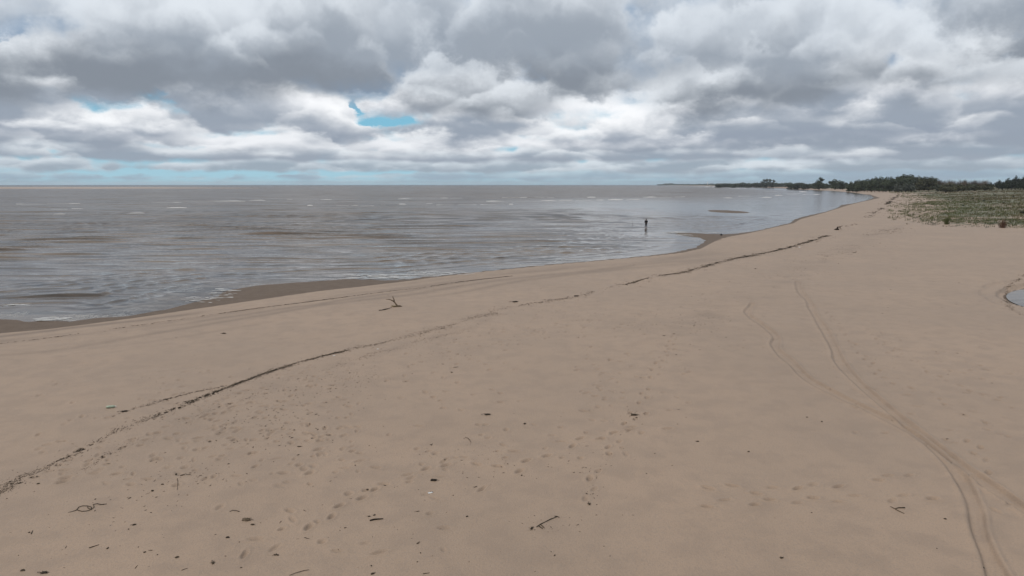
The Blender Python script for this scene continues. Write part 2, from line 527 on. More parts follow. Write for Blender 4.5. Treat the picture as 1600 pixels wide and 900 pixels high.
def water_material(name='water', calm=False):
    m, g, b = new_mat(name)
    geo = g.node('ShaderNodeNewGeometry')
    p = E(g, geo.outputs['Position'])
    x, y, z = g.sep(p)
    shore = g.attr('shore')
    big = g.noise(g.xyz(x * 0.012, y * 0.02, 1.0), 1.0, 4.0, 0.6)
    mud = g.noise(g.xyz(x * 0.05, y * 0.12, 4.0), 1.0, 4.0, 0.6)
    body = g.mix(g.sm(big, 0.35, 0.65), (0.090, 0.065, 0.045), (0.114, 0.083, 0.057))
    body = g.mix(g.sm(mud, 0.56, 0.72, 0.0, 0.25), body, (0.110, 0.088, 0.055))
    ripple_tone = g.noise(g.xyz(x * 0.05, y * 0.30, 14.0), 1.0, 9.0, 0.78)
    body = g.mix(1.0, body, g.mix(g.sm(ripple_tone, 0.40, 0.60), (0.52, 0.52, 0.53), (1.42, 1.42, 1.42)), 'MULTIPLY')  # light and dark of fine ripples painted into the body colour
    # bluer deep water far out, a band of river mud in front of it
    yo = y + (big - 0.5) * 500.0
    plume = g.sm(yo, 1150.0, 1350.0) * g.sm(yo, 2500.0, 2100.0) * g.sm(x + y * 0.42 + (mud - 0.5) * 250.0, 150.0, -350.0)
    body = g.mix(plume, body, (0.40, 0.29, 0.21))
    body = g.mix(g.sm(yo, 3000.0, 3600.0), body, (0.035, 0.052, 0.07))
    # lace of foam where the swash runs out
    ln = g.noise(g.xyz(x * 1.1, y * 0.8, 2.0), 1.0, 5.0, 0.7, 0.8)
    lace = g.sm(g.m('ABSOLUTE', ln - 0.5), 0.035, 0.0) * g.sm(shore, -7.0, -1.0) * g.sm(g.noise(p, 0.16, 2.0), 0.50, 0.60)
    body = g.mix(lace * 0.45, body, (0.62, 0.62, 0.60))
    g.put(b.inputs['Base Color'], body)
    b.inputs['IOR'].default_value = 1.33
    rr = g.sm(shore, -130.0, -15.0, 0.27, 0.11)
    g.put(b.inputs['Roughness'], g.m('MAXIMUM', rr, lace * 0.5))
    b.inputs['Specular IOR Level'].default_value = 0.35
    # wavelets as a field of slopes: crests lie mostly across the wind (along x)
    def slopes(sx, sy, seed, det=3.0):
        n = g.node('ShaderNodeTexNoise')
        g.put(n.inputs['Vector'], g.xyz(x * sx + seed, y * sy + seed * 2.0, seed))
        n.inputs['Scale'].default_value = 1.0
        n.inputs['Detail'].default_value = det
        n.inputs['Roughness'].default_value = 0.6 if det < 5 else 0.74
        r_, gr, b_ = g.sep(E(g, n.outputs[1]))
        return r_ - 0.5, gr - 0.5
    ax, ay = slopes(0.30, 1.7, 3.0)
    bx, by = slopes(1.7, 4.8, 11.0)
    cx, cy = slopes(0.030, 0.16, 23.0, 8.0)
    paw = g.sm(g.noise(g.xyz(x * 0.022, y * 0.05, 6.0), 1.0, 3.0, 0.6), 0.3, 0.7, 0.65, 1.25)
    if calm:
        k, kc = 0.05, 0.0
    else:
        k = g.sm(shore, -110.0, -20.0, 0.85, 0.32) * g.sm(shore, -22.0, -4.0, 1.0, 0.45) * paw
        kc = g.sm(shore, -150.0, -40.0, 1.0, 0.0)
    nx, ny, nz = g.sep(E(g, geo.outputs['Normal']))
    sx = (ax * 0.45 + bx * 0.35) * k + cx * kc * 0.6
    sy = (ay * 0.95 + by * 0.60) * k + cy * kc * 2.6
    nv = g.node('ShaderNodeVectorMath', operation='NORMALIZE')
    g.put(nv.inputs[0], g.xyz(nx + sx, ny + sy, nz))
    g.put(b.inputs['Normal'], E(g, nv.outputs[0]))
    return m

# ------------------------------------------------------------------ the ground sheet
def polar_grid(az0, az1, n_dense, n_coarse, radii):
    azd = np.linspace(R(az0), R(az1), n_dense)
    azc = np.linspace(R(az1), R(az0) + 2 * math.pi, n_coarse + 2)[1:-1]
    A = np.concatenate([azd, azc])
    Rr = np.asarray(radii)
    rr, aa = np.meshgrid(Rr, A, indexing='ij')
    x, y = (rr * np.sin(aa)).ravel(), (rr * np.cos(aa)).ravel()
    nr, na = len(Rr), len(A)
    i = np.arange(nr - 1)[:, None]
    j = np.arange(na)[None, :]
    j2 = (j + 1) % na
    F = np.stack([i * na + j, (i + 1) * na + j, (i + 1) * na + j2, i * na + j2], -1).reshape(-1, 4)
    return x, y, F, A, Rr
def ladder(r0, r1, pxstep, frac):
    out = [r0]
    while out[-1] < r1:
        r = out[-1]
        out.append(r + min(pxstep * (r * r) / (CAM_H * FOC) , frac * r))
    return out

def track_profile(d):
    d = np.abs(d)
    return -0.050 * smooth((0.19 - d) / .05) + 0.035 * np.exp(-((d - .24) / .06) ** 2) + 0.012 * np.exp(-(d / .06) ** 2)
TRACKS = [
    [(1176, 474), (1168, 490), (1190, 507), (1211, 525), (1213, 545), (1240, 570), (1262, 592), (1310, 618), (1360, 642), (1412, 668), (1440, 686), (1475, 716), (1502, 750), (1522, 790), (1530, 830), (1548, 875), (1572, 930)],
    [(1246, 440), (1250, 455), (1264, 472), (1272, 490), (1288, 515), (1304, 545), (1312, 565), (1335, 592), (1375, 628), (1420, 665), (1470, 702), (1530, 748), (1600, 796), (1680, 850)],
    [(1398, 662), (1430, 680), (1465, 708), (1496, 745), (1514, 785), (1524, 830), (1540, 880), (1562, 935)],
    [(1140, 412), (1170, 422), (1190, 428), (1203, 436)],
]
TRAILS = [   # walked lines: (points, spacing in metres)
    ([(1290, 485), (1340, 545), (1375, 588), (1420, 607), (1462, 625), (1502, 642), (1540, 665), (1585, 690)], .62),
    ([(1300, 500), (1365, 522), (1420, 565), (1470, 590), (1530, 615), (1590, 634)], .62),
    ([(1360, 515), (1410, 532), (1480, 556), (1540, 575), (1600, 590)], .66),
    ([(1520, 690), (1540, 725), (1528, 757), (1556, 776), (1560, 797), (1570, 815)], .5),
    ([(60, 742), (110, 735), (180, 700), (250, 672), (330, 650), (420, 615)], .6),
    ([(100, 750), (190, 738), (250, 700), (320, 682), (400, 650), (480, 602)], .62),
    ([(560, 470), (640, 456), (760, 441), (900, 422), (1010, 412)], .6),
    ([(1105, 760), (1180, 768), (1260, 762), (1330, 752), (1430, 742)], .55),
    ([(1100, 790), (1200, 784), (1300, 779), (1400, 776), (1480, 774)], .55),
    ([(1060, 520), (1035, 560), (1010, 610), (985, 660), (940, 715), (925, 760), (918, 790)], .55),
    ([(640, 745), (720, 716), (800, 735), (900, 690), (1000, 668)], .58),
    ([(400, 880), (470, 840), (520, 800), (600, 760), (700, 722)], .55),
]

def world_line(pts, closed=False):
    a = np.array(pts, float)
    x, y, z = at(a[:, 0], a[:, 1])
    return list(zip(x.tolist(), y.tolist()))
def resample(line, step):
    out = []
    carry = 0.0
    for (ax, ay), (bx, by) in zip(line[:-1], line[1:]):
        L = math.hypot(bx - ax, by - ay)
        t = carry
        while t < L:
            k = t / L
            out.append((ax + (bx - ax) * k, ay + (by - ay) * k, math.atan2(by - ay, bx - ax)))
            t += step
        carry = t - L
    return out
def spline(pts, n=6):
    """Catmull-Rom through photo points so that tracks bend smoothly"""
    p = [np.array(q, float) for q in pts]
    p = [2 * p[0] - p[1]] + p + [2 * p[-1] - p[-2]]
    out = []
    for i in range(1, len(p) - 2):
        for t in np.linspace(0, 1, n, endpoint=False):
            out.append(tuple(.5 * ((2 * p[i]) + (-p[i - 1] + p[i + 1]) * t + (2 * p[i - 1] - 5 * p[i] + 4 * p[i + 1] - p[i + 2]) * t * t + (-p[i - 1] + 3 * p[i] - 3 * p[i + 1] + p[i + 2]) * t ** 3)))
    return out + [tuple(p[-2])]

WRACK_MAIN = [(-40, 790), (0, 768), (15, 753), (60, 736), (100, 716), (165, 681), (215, 660), (290, 631), (345, 610), (375, 598), (420, 581), (480, 563), (545, 546.5)]
WRACK_UPPER = [(-40, 706), (0, 699), (60, 685), (130, 665), (190, 645), (240, 630), (300, 613), (352, 603)]
WRACK_RIGHT = [(770, 488), (830, 474), (880, 467), (905, 463), (950, 450), (1010, 436), (1070, 424), (1120, 411), (1180, 398), (1230, 387), (1294, 368)]
WRACK_FAR = [(1308, 358), (1325, 354), (1345, 346), (1362, 335), (1382, 322), (1396, 310), (1405, 304)]
WRACK_SWASH = [(-30, 541), (0, 537), (56, 530), (125, 521), (265, 501), (400, 482), (540, 464), (600, 456), (660, 449), (720, 440), (800, 431)]
WRACK_LINK = [(545, 546.5), (575, 541), (602, 536), (640, 525), (690, 512), (740, 497), (772, 488)]
WRACK_LOWER = [(120, 735), (200, 696), (300, 655), (400, 612), (470, 588), (540, 566), (600, 548), (700, 522), (780, 490)]
WRACK_BAND = [(1030, 520), (1090, 497), (1160, 470), (1230, 436), (1290, 405), (1360, 372), (1410, 352)]

def build_ground():
    radii = [0.3, 2, 4, 6, 8, 10, 11.5] + ladder(12.4, 60, 1.25, .02)[:-1] + ladder(60, 14000, 1.6, .02)
    x, y, F, A, Rr = polar_grid(-41, 41, 900, 56, radii)
    h, s, d, q = land(x, y)
    wl = sdist(x, y, WETLINE, [(400, 2200), (14000, 2200), (14000, -14000), (-14000, -14000)])
    wet = smooth(.5 - wl / 0.5)
    wet = np.where(np.hypot(x, y) > 1500, smooth(1 - s / 20), wet)
    wet = np.maximum(wet, smooth((1.14 - q) / .06))
    b = ((x - BAR[0]) / 6.0) ** 2 + ((y - BAR[1]) / 14.0) ** 2
    wet = np.maximum(wet, np.where(b < 3, .62, 0))
    spit = on_plane(1095, 372)
    wet = np.maximum(wet, .55 * smooth(1.2 - (((x - spit[0]) / 3.5) ** 2 + ((y - spit[1]) / 9) ** 2)))
    veg = smooth((d + 6 + 7 * fbm(x / 16, y / 9, 12, 3)) / 26)
    veg = veg * (0.62 + 0.38 * smooth((d - 25) / 60) + 0.5 * fbm(x / 26, y / 60, 13, 3))
    stain_shade = np.zeros_like(x)
    r_all = np.hypot(x, y)
    near = (np.hypot(x, y) < 170) & (np.abs(np.arctan2(x, y)) < R(43))
    idx = np.nonzero(near)[0]
    xn, yn = x[idx], y[idx]
    hn, st = np.zeros(len(idx)), np.zeros(len(idx))
    wob = .05 * vn(xn * .7, yn * .7, 21)
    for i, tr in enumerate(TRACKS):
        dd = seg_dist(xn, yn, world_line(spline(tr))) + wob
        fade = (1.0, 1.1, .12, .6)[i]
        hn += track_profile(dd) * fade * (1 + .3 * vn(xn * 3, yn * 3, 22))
        st += fade * (.30 * np.exp(-((np.abs(dd) - .165) / .04) ** 2) * (1 + .5 * vn(xn * 2, yn * 2, 23)))  # shade of the rut walls, painted into the sand colour
    # lines left by the ebbing swash, and rills
    sn = s[idx]
    alo = xn * .77 + yn * .63
    for k, (s0, wd, am) in enumerate([(1.2, .10, .22), (2.1, .07, .16), (3.3, .12, .20), (4.6, .08, .15), (6.3, .12, .14), (8.2, .10, .12)]):
        s1 = s0 + .55 * vn(alo / 7, sn * 0, 30 + k) + .18 * vn(alo / 1.7, sn * 0, 40 + k)
        gate = smooth(.5 + 1.6 * vn(alo / 11, sn * .1, 50 + k))
        dist_s = wl[idx] - s1
        st += 3.4 * am * smooth((92 - np.hypot(xn, yn)) / 30) * np.exp(-(dist_s / (wd * .8 + .00016 * (xn * xn + yn * yn))) ** 2) * gate
        hn += -.006 * np.exp(-(dist_s / .2) ** 2)
    # faint damp mottling landward of the wrack
    dw = seg_dist(xn, yn, world_line(WRACK_LOWER))
    st += .14 * np.exp(-(dw / .5) ** 2) * smooth(.5 + vn(xn * 1.3, yn * 1.3, 61))
    dw = seg_dist(xn, yn, world_line(WRACK_BAND))
    st += .30 * np.exp(-(dw / 1.6) ** 2) * smooth(.25 + 1.1 * fbm(xn * .5, yn * .9, 62, 3))
    # scarp of the pool: darker broken edge
    qn = q[idx]
    for q0 in (1.205, 1.43):
        st += .75 * (.9 if q0 < 1.3 else .5) * np.exp(-((qn - q0) / .018) ** 2) * smooth(.6 + 1.2 * vn(xn * 1.6, yn * 1.6, 63))
    st += .05 * smooth(fbm(xn / 3.5, yn / 3.5, 71, 4) * 1.6) + .12 * smooth(fbm(xn / .45, yn / .45, 72, 3) * 2 - .9) * smooth((60 - np.hypot(xn, yn)) / 30)
    # cross-beach streaks on the left
    st += .05 * smooth(vn(alo * 1.6 + .2 * sn, sn * .12, 64)) * smooth((sn - 5) / 4) * smooth((16 - sn) / 4)
    # footprints
    prints = []
    rr = random.Random(3)
    for pts, step in TRAILS:
        for k, (ax, ay, an) in enumerate(resample(world_line(pts), step)):
            if rr.random() < .12: continue
            sd_ = .11 if k % 2 else -.11
            prints.append((ax - math.sin(an) * sd_ + rr.gauss(0, .05), ay + math.cos(an) * sd_ + rr.gauss(0, .05), an + rr.gauss(0, .25), .12 + rr.random() * .04, .055 + rr.random() * .02, 1.0 if rr.random() < .5 else .6))
    for (px0, px1, py0, py1, cnt) in [(60, 560, 590, 760, 130), (250, 560, 570, 690, 150), (300, 760, 690, 880, 40), (600, 1000, 560, 720, 60), (800, 1000, 420, 520, 50), (1150, 1420, 390, 470, 60), (1330, 1600, 500, 700, 45), (620, 860, 510, 570, 60), (820, 1060, 470, 530, 70), (1000, 1300, 415, 480, 90), (900, 1080, 540, 680, 50), (1000, 1300, 440, 560, 40)]:
        xx, yy, zz = at([rr.uniform(px0, px1) for _ in range(cnt)], [rr.uniform(py0, py1) for _ in range(cnt)])
        for k in range(cnt):
            prints.append((float(xx[k]), float(yy[k]), rr.uniform(0, 6.3), .06 + rr.random() * .10, .04 + rr.random() * .05, .4 + .5 * rr.random()))
    for fx, fy, an, la, lb, dp in prints:
        w = np.nonzero((np.abs(xn - fx) < .6) & (np.abs(yn - fy) < .6))[0]
        if not len(w): continue
        c, s_ = math.cos(an), math.sin(an)
        ux, uy = xn[w] - fx, yn[w] - fy
        u, v = (ux * c + uy * s_) / la, (-ux * s_ + uy * c) / lb
        r2 = u * u + v * v
        hn[w] += dp * (-.050 * np.exp(-r2 ** 2 * 1.1) + .018 * np.exp(-(np.sqrt(r2) - 1.6) ** 2 * 4))
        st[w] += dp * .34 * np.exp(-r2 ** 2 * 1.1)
    h[idx] += hn * smooth((s[idx] - .3) / 1.0)
    stain_shade[idx] = np.clip(st, 0, 1)
    keep = (h[F] > -1.2).any(1)
    me = mesh_np('beach', np.stack([x, y, h], 1), F[keep])
    fattr(me, 'wet', np.clip(wet, 0, 1))
    fattr(me, 'veg', np.clip(veg, 0, 1))
    fattr(me, 'stain_shade', stain_shade)
    o = link('beach', me, SAND)
    tag(o, kind='structure')
    return o

def build_sea():
    radii = ladder(24, 36, .9, .022)[:-1] + ladder(36, 62, .50, .022)[:-1] + ladder(62, 135, .28, .022)[:-1] + ladder(135, 240, .40, .022)[:-1] + ladder(240, 12500, 1.0, .022)
    x, y, F, A, Rr = polar_grid(-41, 41, 640, 40, radii)
    s = sdist(x, y, WATERLINE, BACK)
    b = np.sqrt(((x - BAR[0]) / 5.0) ** 2 + ((y - BAR[1]) / 12.0) ** 2)
    s = np.maximum(s, -np.maximum(b - 1, 0) * 6)
    r = np.hypot(x, y)
    spacing = np.minimum(np.where(r < 62, .5, np.where(r < 135, .28, np.where(r < 240, .40, 1.0))) * r * r / (CAM_H * FOC), .022 * r)
    off = np.maximum(-s, 0)
    z = np.zeros_like(x)
    w = np.random.default_rng(21)
    for i in range(46):
        lam = 0.9 * (5.5 / .9) ** w.random()
        an = w.normal(0, .10) - .05
        k = 2 * math.pi / lam
        amp = .0062 * lam ** .95 * (.5 + w.random())
        fade = smooth((lam / np.maximum(spacing, .02) - 1.0) / 2.0) * smooth(off / (4 + 3.5 * lam)) * (.45 + .55 * smooth((off - 25) / 40))
        ph = w.random() * 6.28
        cx, cy = math.sin(an) * k, math.cos(an) * k
        z += amp * fade * np.sin(cx * x + cy * y + ph + .6 * vn(x / (lam * 6), y / (lam * 6), i))
    # peaked wavelets running in over the shallows, bending towards the shore
    shift = 4 * vn(x / 60, y / 40, 70) + .6 * vn(x / 16, y / 9, 71)
    for lam, am, ang, sd_, near_ in [(5.5, .17, -.03, 1, 0), (4.2, .13, .04, 2, 0), (7.2, .15, -.06, 3, 0), (3.3, .06, .07, 4, 0), (13.0, .08, .03, 5, 0), (9.5, .10, .02, 7, 0),
                                     (4.6, .10, 0, 8, 1), (3.1, .08, 0, 9, 1), (6.5, .08, 0, 10, 1)]:
        if near_:       # crests that have swung round parallel to the beach
            phase = off + shift * .35
            window = smooth((off - 1.5) / 4) * smooth((24 - off) / 9)
        else:
            phase = math.sin(ang) * x + math.cos(ang) * y + shift * .6
            window = smooth((off - 12) / 14)
        c = np.cos(2 * math.pi * phase / lam + sd_)
        crest = np.exp((4.5 if lam < 9 else 13.0) * (c - 1))
        gate = smooth(.45 + 1.5 * fbm(x / (lam * 6), y / (lam * 1.8), 80 + sd_, 2))
        fade = smooth((lam / np.maximum(spacing, .02) - 1.0) / 2.5)
        z += (am if near_ else .75 * am) * crest * gate * fade * window
    z += .006 * vn(x / .9, y / .9, 90) * smooth(1 - off / 12)
    keep = (s[F] < 5).any(1)
    me = mesh_np('sea', np.stack([x, y, z], 1), F[keep])
    fattr(me, 'shore', s)
    o = link('sea', me, WATER)
    tag(o, kind='structure')
    return o

SAND = sand_material()
WATER = water_material()
build_ground()
build_sea()

# pool behind the beach
def build_pond():
    z0 = hgt(np.array([PONDC[0] - PA * 2.4]), np.array([PONDC[1]]))[0] - 0.285
    n, m_ = 90, 14
    V, F = [], []
    for i in range(m_ + 1):
        for k in range(n):
            an = 2 * math.pi * k / n
            u, v = math.cos(an) * PA * 1.08 * i / m_, math.sin(an) * PB * 1.08 * i / m_
            c, s_ = math.cos(PROT), math.sin(PROT)
            V.append((PONDC[0] + u * c - v * s_, PONDC[1] + u * s_ + v * c, z0))
    for i in range(m_):
        for k in range(n):
            F.append((i * n + k, (i + 1) * n + k, (i + 1) * n + (k + 1) % n, i * n + (k + 1) % n))
    me = mesh_np('pond', np.array(V), np.array(F))
    fattr(me, 'shore', np.full(len(V), -20.0))
    tag(link('pond', me, water_material('pool_water', True)), kind='structure')
build_pond()

# ------------------------------------------------------------------ materials for things
M_WEED = plain('dried_weed', (0.055, 0.041, 0.027), .9, .5, 30, .4)
M_WOOD = plain('driftwood', (0.135, 0.100, 0.066), .85, .4, 18, .15)
M_DARKWOOD = plain('dark_wood', (0.026, 0.019, 0.014), .9, .4, 18, .15)
M_STRAW = plain('straw', (0.24, 0.19, 0.09), .8, .35, 30, .1)
M_LEAF = plain('wood_leaf', (0.052, 0.064, 0.036), .7, .55, 0.9, .30)
M_LEAF_OLIVE = plain('olive_leaf', (0.072, 0.072, 0.036), .7, .5, 0.9, .25)
M_LEAF_GREY = plain('grey_leaf', (0.085, 0.095, 0.075), .7, .45, 0.9, .2)
M_PINE = plain('pine_leaf', (0.022, 0.029, 0.017), .75, .5, 1.2, .25)
M_BARK = plain('bark', (0.085, 0.066, 0.05), .9, .4, 5, .2)
M_RUST = plain('bare_twigs', (0.105, 0.080, 0.062), .9, .35, 3, .25)
M_GRASS = plain('green_grass', (0.085, 0.094, 0.036), .7, .45, .25, .1)
M_DRYGRASS = plain('dry_grass', (0.110, 0.092, 0.050), .8, .5, .22, .1)
M_BLUE = plain('bluish_leaves', (0.098, 0.112, 0.078), .7, .35, .4, .1)
M_RED = plain('reddish_stems', (0.120, 0.066, 0.045), .8, .4, .6, .1)
M_FOAM = plain('foam', (0.64, 0.63, 0.61), .8, .12, 1.5, 0)
M_WHITE = plain('white_plastic', (0.72, 0.72, 0.70), .45, .1, 8, 0, .5)
M_GREENPL = plain('green_plastic', (0.36, 0.42, 0.31), .35, .1, 8, 0, .5)
M_BLACK = plain('black_cloth', (0.010, 0.010, 0.012), .8, .3, 20, 0)
M_NAVY = plain('dark_trousers', (0.014, 0.015, 0.020), .8, .3, 20, 0)
M_SKIN = plain('skin', (0.36, 0.22, 0.16), .6, .1, 30, 0, .4)
M_HAIR = plain('dark_hair', (0.012, 0.010, 0.008), .6, .3, 40, 0)
M_FARWOOD = plain('far_wood', (0.030, 0.038, 0.028), .9, .4, .02, 0)

# ------------------------------------------------------------------ breaking crests
def build_foam():
    strips = [(25, 73, 319), (73, 125, 318.2), (78, 104, 327), (112, 130, 326), (84, 101, 334.6), (160, 178, 335), (195, 226, 333.2), (261, 292, 324.8), (237, 284, 316.3),
              (284, 384, 314.4), (390, 416, 313), (448, 457, 311.6), (480, 489, 321.2), (500, 519, 312), (622, 646, 310.7), (687, 700, 309.6), (704, 722, 309.6), (784, 824, 308.6),
              (836, 851, 308.2), (855, 866, 308.6), (917, 931, 308.4), (525, 545, 321.4), (548, 560, 321), (563, 585, 321.6), (595, 603, 320.4), (623, 635, 319.2), (665, 676, 318.4), (681, 709, 320.2),
              (716, 745, 320), (750, 775, 320), (759, 788, 314.6), (795, 802, 319.4), (844, 870, 313.6), (873, 895, 313), (900, 925, 313.2), (930, 944, 312.6), (950, 974, 312.2), (978, 1000, 312),
              (1004, 1050, 308.2), (1054, 1071, 307.6), (1130, 1145, 309.4), (1154, 1172, 306.6), (1186, 1206, 308.5), (1210, 1224, 305.4), (1228, 1252, 302.4), (1229, 1246, 304.2), (1254, 1281, 303.8),
              (1196, 1216, 299.4), (1236, 1262, 299.8), (1140, 1166, 294.6), (1085, 1130, 292.4)]
    rg = random.Random(9)
    mb = MB()
    for a, b, y in strips:
        for part in range(1):
            n = max(4, int((b - a) / 1.5))
            yy = y + part * rg.uniform(.15, .5)
            x0, y0 = on_plane(a, yy)
            x1, y1 = on_plane(b, yy)
            L = math.hypot(x1 - x0, y1 - y0)
            sc = y0 / 300
            rows = []
            gate0 = rg.uniform(0, 99)
            for k in range(n + 1):
                t = k / n
                env = math.sin(math.pi * min(max(t, .02), .98)) ** .5
                g_ = max(0.0, .15 + 1.7 * mnoise.noise(Vector((gate0 + t * L * .12, 1.7, 0))))
                w = (.10 + .60 * g_) * env * .60 * max(sc, .5)
                hh = (.01 + .20 * g_) * env * max(sc, .6)
                cx = x0 + (x1 - x0) * t
                cy = y0 + (y1 - y0) * t + 1.2 * mnoise.noise(Vector((gate0, t * L * .08, 3)))
                rows.append([(cx, cy - w, -.02), (cx, cy - w * .45, hh * .75 + .02), (cx, cy + w * .1, hh + .04), (cx, cy + w, -.02)])
            for r0, r1 in zip(rows[:-1], rows[1:]):
                base = len(mb.v)
                mb.v += r0 + r1
                for q_ in range(3):
                    mb.f.append((base + q_, base + q_ + 4, base + q_ + 5, base + q_ + 1))
    # foam patches left by the swash near the sand
    for px0, px1, py0, py1, cnt, sz in [(0, 44, 476, 478, 14, .10), (60, 110, 497, 502, 24, .08), (545, 640, 429, 436, 60, .12), (640, 740, 424, 430, 46, .10), (1046, 1068, 362.5, 364.4, 40, .22), (1060, 1100, 366.5, 370, 34, .14), (330, 370, 452, 466, 30, .10), (290, 345, 464, 474, 24, .08), (1100, 1126, 363, 365, 20, .15)]:
        for _ in range(cnt):
            cx, cy = on_plane(rg.uniform(px0, px1), rg.uniform(py0, py1))
            L_, W_ = sz * rg.uniform(1.5, 6), sz * rg.uniform(.3, 1)
            zf = .035 + .03 * rg.random()
            pts = []
            for k in range(9):
                an = 2 * math.pi * k / 9
                q_ = rg.uniform(.6, 1.2)
                pts.append((cx + math.cos(an) * L_ * q_, cy + math.sin(an) * W_ * q_, zf))
            mb.poly(pts)
    o = mb.build('sea_foam', M_FOAM)
    tag(o, 'white foam of breaking crests and swash on the brown water', kind='stuff')
build_foam()

# ------------------------------------------------------------------ wrack: strewn bits nobody could count
def chips(P, L, W, H, ang, tilt=None):
    """flattened six-vertex flakes at points P (n,3)"""
    n = len(P)
    c, s = np.cos(ang), np.sin(ang)
    loc = np.array([(-1, 0, .25), (-.3, -1, 0), (.5, -.8, .1), (1, 0, .2), (.3, 1, 0), (-.5, .8, .1), (0, 0, 1.0)])
    jit = rng.uniform(.7, 1.3, (n, 7, 3))
    q = loc[None] * jit
    x = q[:, :, 0] * L[:, None]
    y = q[:, :, 1] * W[:, None]
    z = q[:, :, 2] * H[:, None]
    V = np.stack([P[:, 0, None] + x * c[:, None] - y * s[:, None], P[:, 1, None] + x * s[:, None] + y * c[:, None], P[:, 2, None] + z - .004], -1)
    tri = np.array([(0, 1, 6), (1, 2, 6), (2, 3, 6), (3, 4, 6), (4, 5, 6), (5, 0, 6)])
    F = (np.arange(n)[:, None, None] * 7 + tri[None]).reshape(-1, 3)
    return V.reshape(-1, 3), F

def wrack(name, label, line, per_m, width, size, gate_scale=.5, gate_bias=.3, mat=M_WEED, seed=0):
    ln = resample(world_line(spline(line, 5)), 1.0 / per_m)
    a = np.array(ln)
    n = len(a)
    r = np.random.default_rng(seed + 100)
    along = np.arange(n) / per_m
    gate = np.clip(gate_bias + 1.4 * fbm(along * gate_scale, along * 0, seed + 3, 3), 0, 1)
    keep = r.random(n) < gate
    a, gate, along = a[keep], gate[keep], along[keep]
    n = len(a)
    wv = .26 * width / .1 * fbm(along * .45, along * 0, seed + 7, 4)
    off = wv + r.normal(0, 1, n) * width * (.25 + 1.3 * np.clip(.5 + 1.2 * fbm(along * 1.1, along * 0, seed + 31, 3), 0, 1.2)) + (r.random(n) < .12) * r.normal(0, 1, n) * width * 3
    x = a[:, 0] - np.sin(a[:, 2]) * off + r.normal(0, .05, n)
    y = a[:, 1] + np.cos(a[:, 2]) * off + r.normal(0, .05, n)
    z = hgt(x, y)
    far = np.maximum(np.hypot(x, y) / 48, .8) ** .75
    L = size * 1.25 * np.clip(r.lognormal(0, .6, n), .3, 3.6) * far
    W = size * r.uniform(.16, .45, n) * far
    H = size * r.uniform(.25, .8, n) * far
    ang = a[:, 2] + r.normal(0, .6, n)
    V, F = chips(np.stack([x, y, z], 1), L, W, H, ang)
    me = mesh_np(name, V, F, False)
    o = link(name, me, mat)
    tag(o, label, kind='stuff')
    return o
wrack('wrack_line', 'thick dark wrack line curving up from the lower left of the sand', WRACK_MAIN, 400, .075, .025, .8, .95, seed=1)
wrack('wrack_line', 'densest unbroken stretch of the thick dark wrack line, left of centre', WRACK_MAIN[-6:], 300, .065, .030, 1.2, .62, seed=8)
wrack('wrack_line', 'thin upper wrack line on the seaward side of the thick dark one', WRACK_UPPER, 200, .030, .026, .55, .40, seed=2)
wrack('wrack_line', 'broken dark wrack line running to the right past the spit', WRACK_RIGHT, 130, .20, .034, .35, .70, seed=3)
wrack('wrack_line', 'sparse crumbly wrack joining the thick line to the right-hand one', WRACK_LINK, 200, .15, .027, .55, .70, seed=9)
wrack('wrack_line', 'patchy dark wrack from the stump towards the green dune edge', WRACK_FAR, 12, .45, .045, .06, .12, seed=4)
wrack('wrack_line', 'dark crumbly rim of debris round the bank of the pool at right', [(1612, 424), (1600, 430), (1585, 441), (1575, 452), (1571, 462), (1573, 473), (1582, 483), (1600, 493)], 60, .10, .028, .5, .55, seed=12)
wrack('wrack_line', 'hair-thin dark line of debris just above the wet sand', WRACK_SWASH, 110, .03, .032, .35, .55, seed=5)
wrack('wrack_line', 'faint scattered line of debris landward of the thick wrack', WRACK_LOWER, 150, .20, .022, .35, .34, seed=6)
wrack('wrack_line', 'faint brown debris band crossing the upper beach beyond the tracks', WRACK_BAND, 24, 1.0, .026, .10, .25, seed=7)

def fragments():
    r = np.random.default_rng(77)
    X, Y, S = [], [], []
    for cx, cy, sx, sy, n, sz in [(440, 660, 60, 26, 120, .026), (510, 600, 55, 14, 130, .022), (560, 586, 35, 8, 90, .02), (690, 552, 24, 6, 40, .02), (300, 742, 50, 12, 60, .02), (210, 790, 90, 40, 60, .017),
                                  (760, 720, 90, 22, 60, .018), (925, 738, 12, 30, 50, .018), (990, 650, 12, 8, 24, .02), (850, 820, 30, 10, 26, .016), (600, 800, 200, 60, 60, .014), (1000, 600, 60, 50, 40, .018),
                                  (1080, 505, 40, 20, 70, .03), (1230, 420, 60, 16, 80, .03), (880, 500, 60, 16, 60, .022), (1400, 560, 110, 50, 50, .02), (1480, 470, 70, 30, 40, .025), (1300, 560, 30, 40, 24, .02), (760, 520, 120, 20, 60, .02), (480, 520, 160, 25, 40, .02), (280, 590, 120, 20, 30, .018), (1300, 740, 180, 90, 40, .012)]:
        n = int(n * 2.2); sz = sz * .82
        X += list(r.normal(cx, sx, n)); Y += list(r.normal(cy, sy, n)); S += list(sz * r.uniform(.4, 1.6, n))
    X, Y, S = np.array(X), np.array(Y), np.array(S)
    x, y, z = at(X, Y)
    n = len(x)
    V, F = chips(np.stack([x, y, z], 1), S * r.uniform(.8, 2.2, n), S * r.uniform(.4, .9, n), S * r.uniform(.3, .9, n), r.uniform(0, 6.3, n))
    me = mesh_np('weed_fragments', V, F, False)
    tag(link('weed_fragments', me, M_WEED), 'sprinkling of tiny dark bits of dry weed over the bare sand', kind='stuff')
fragments()

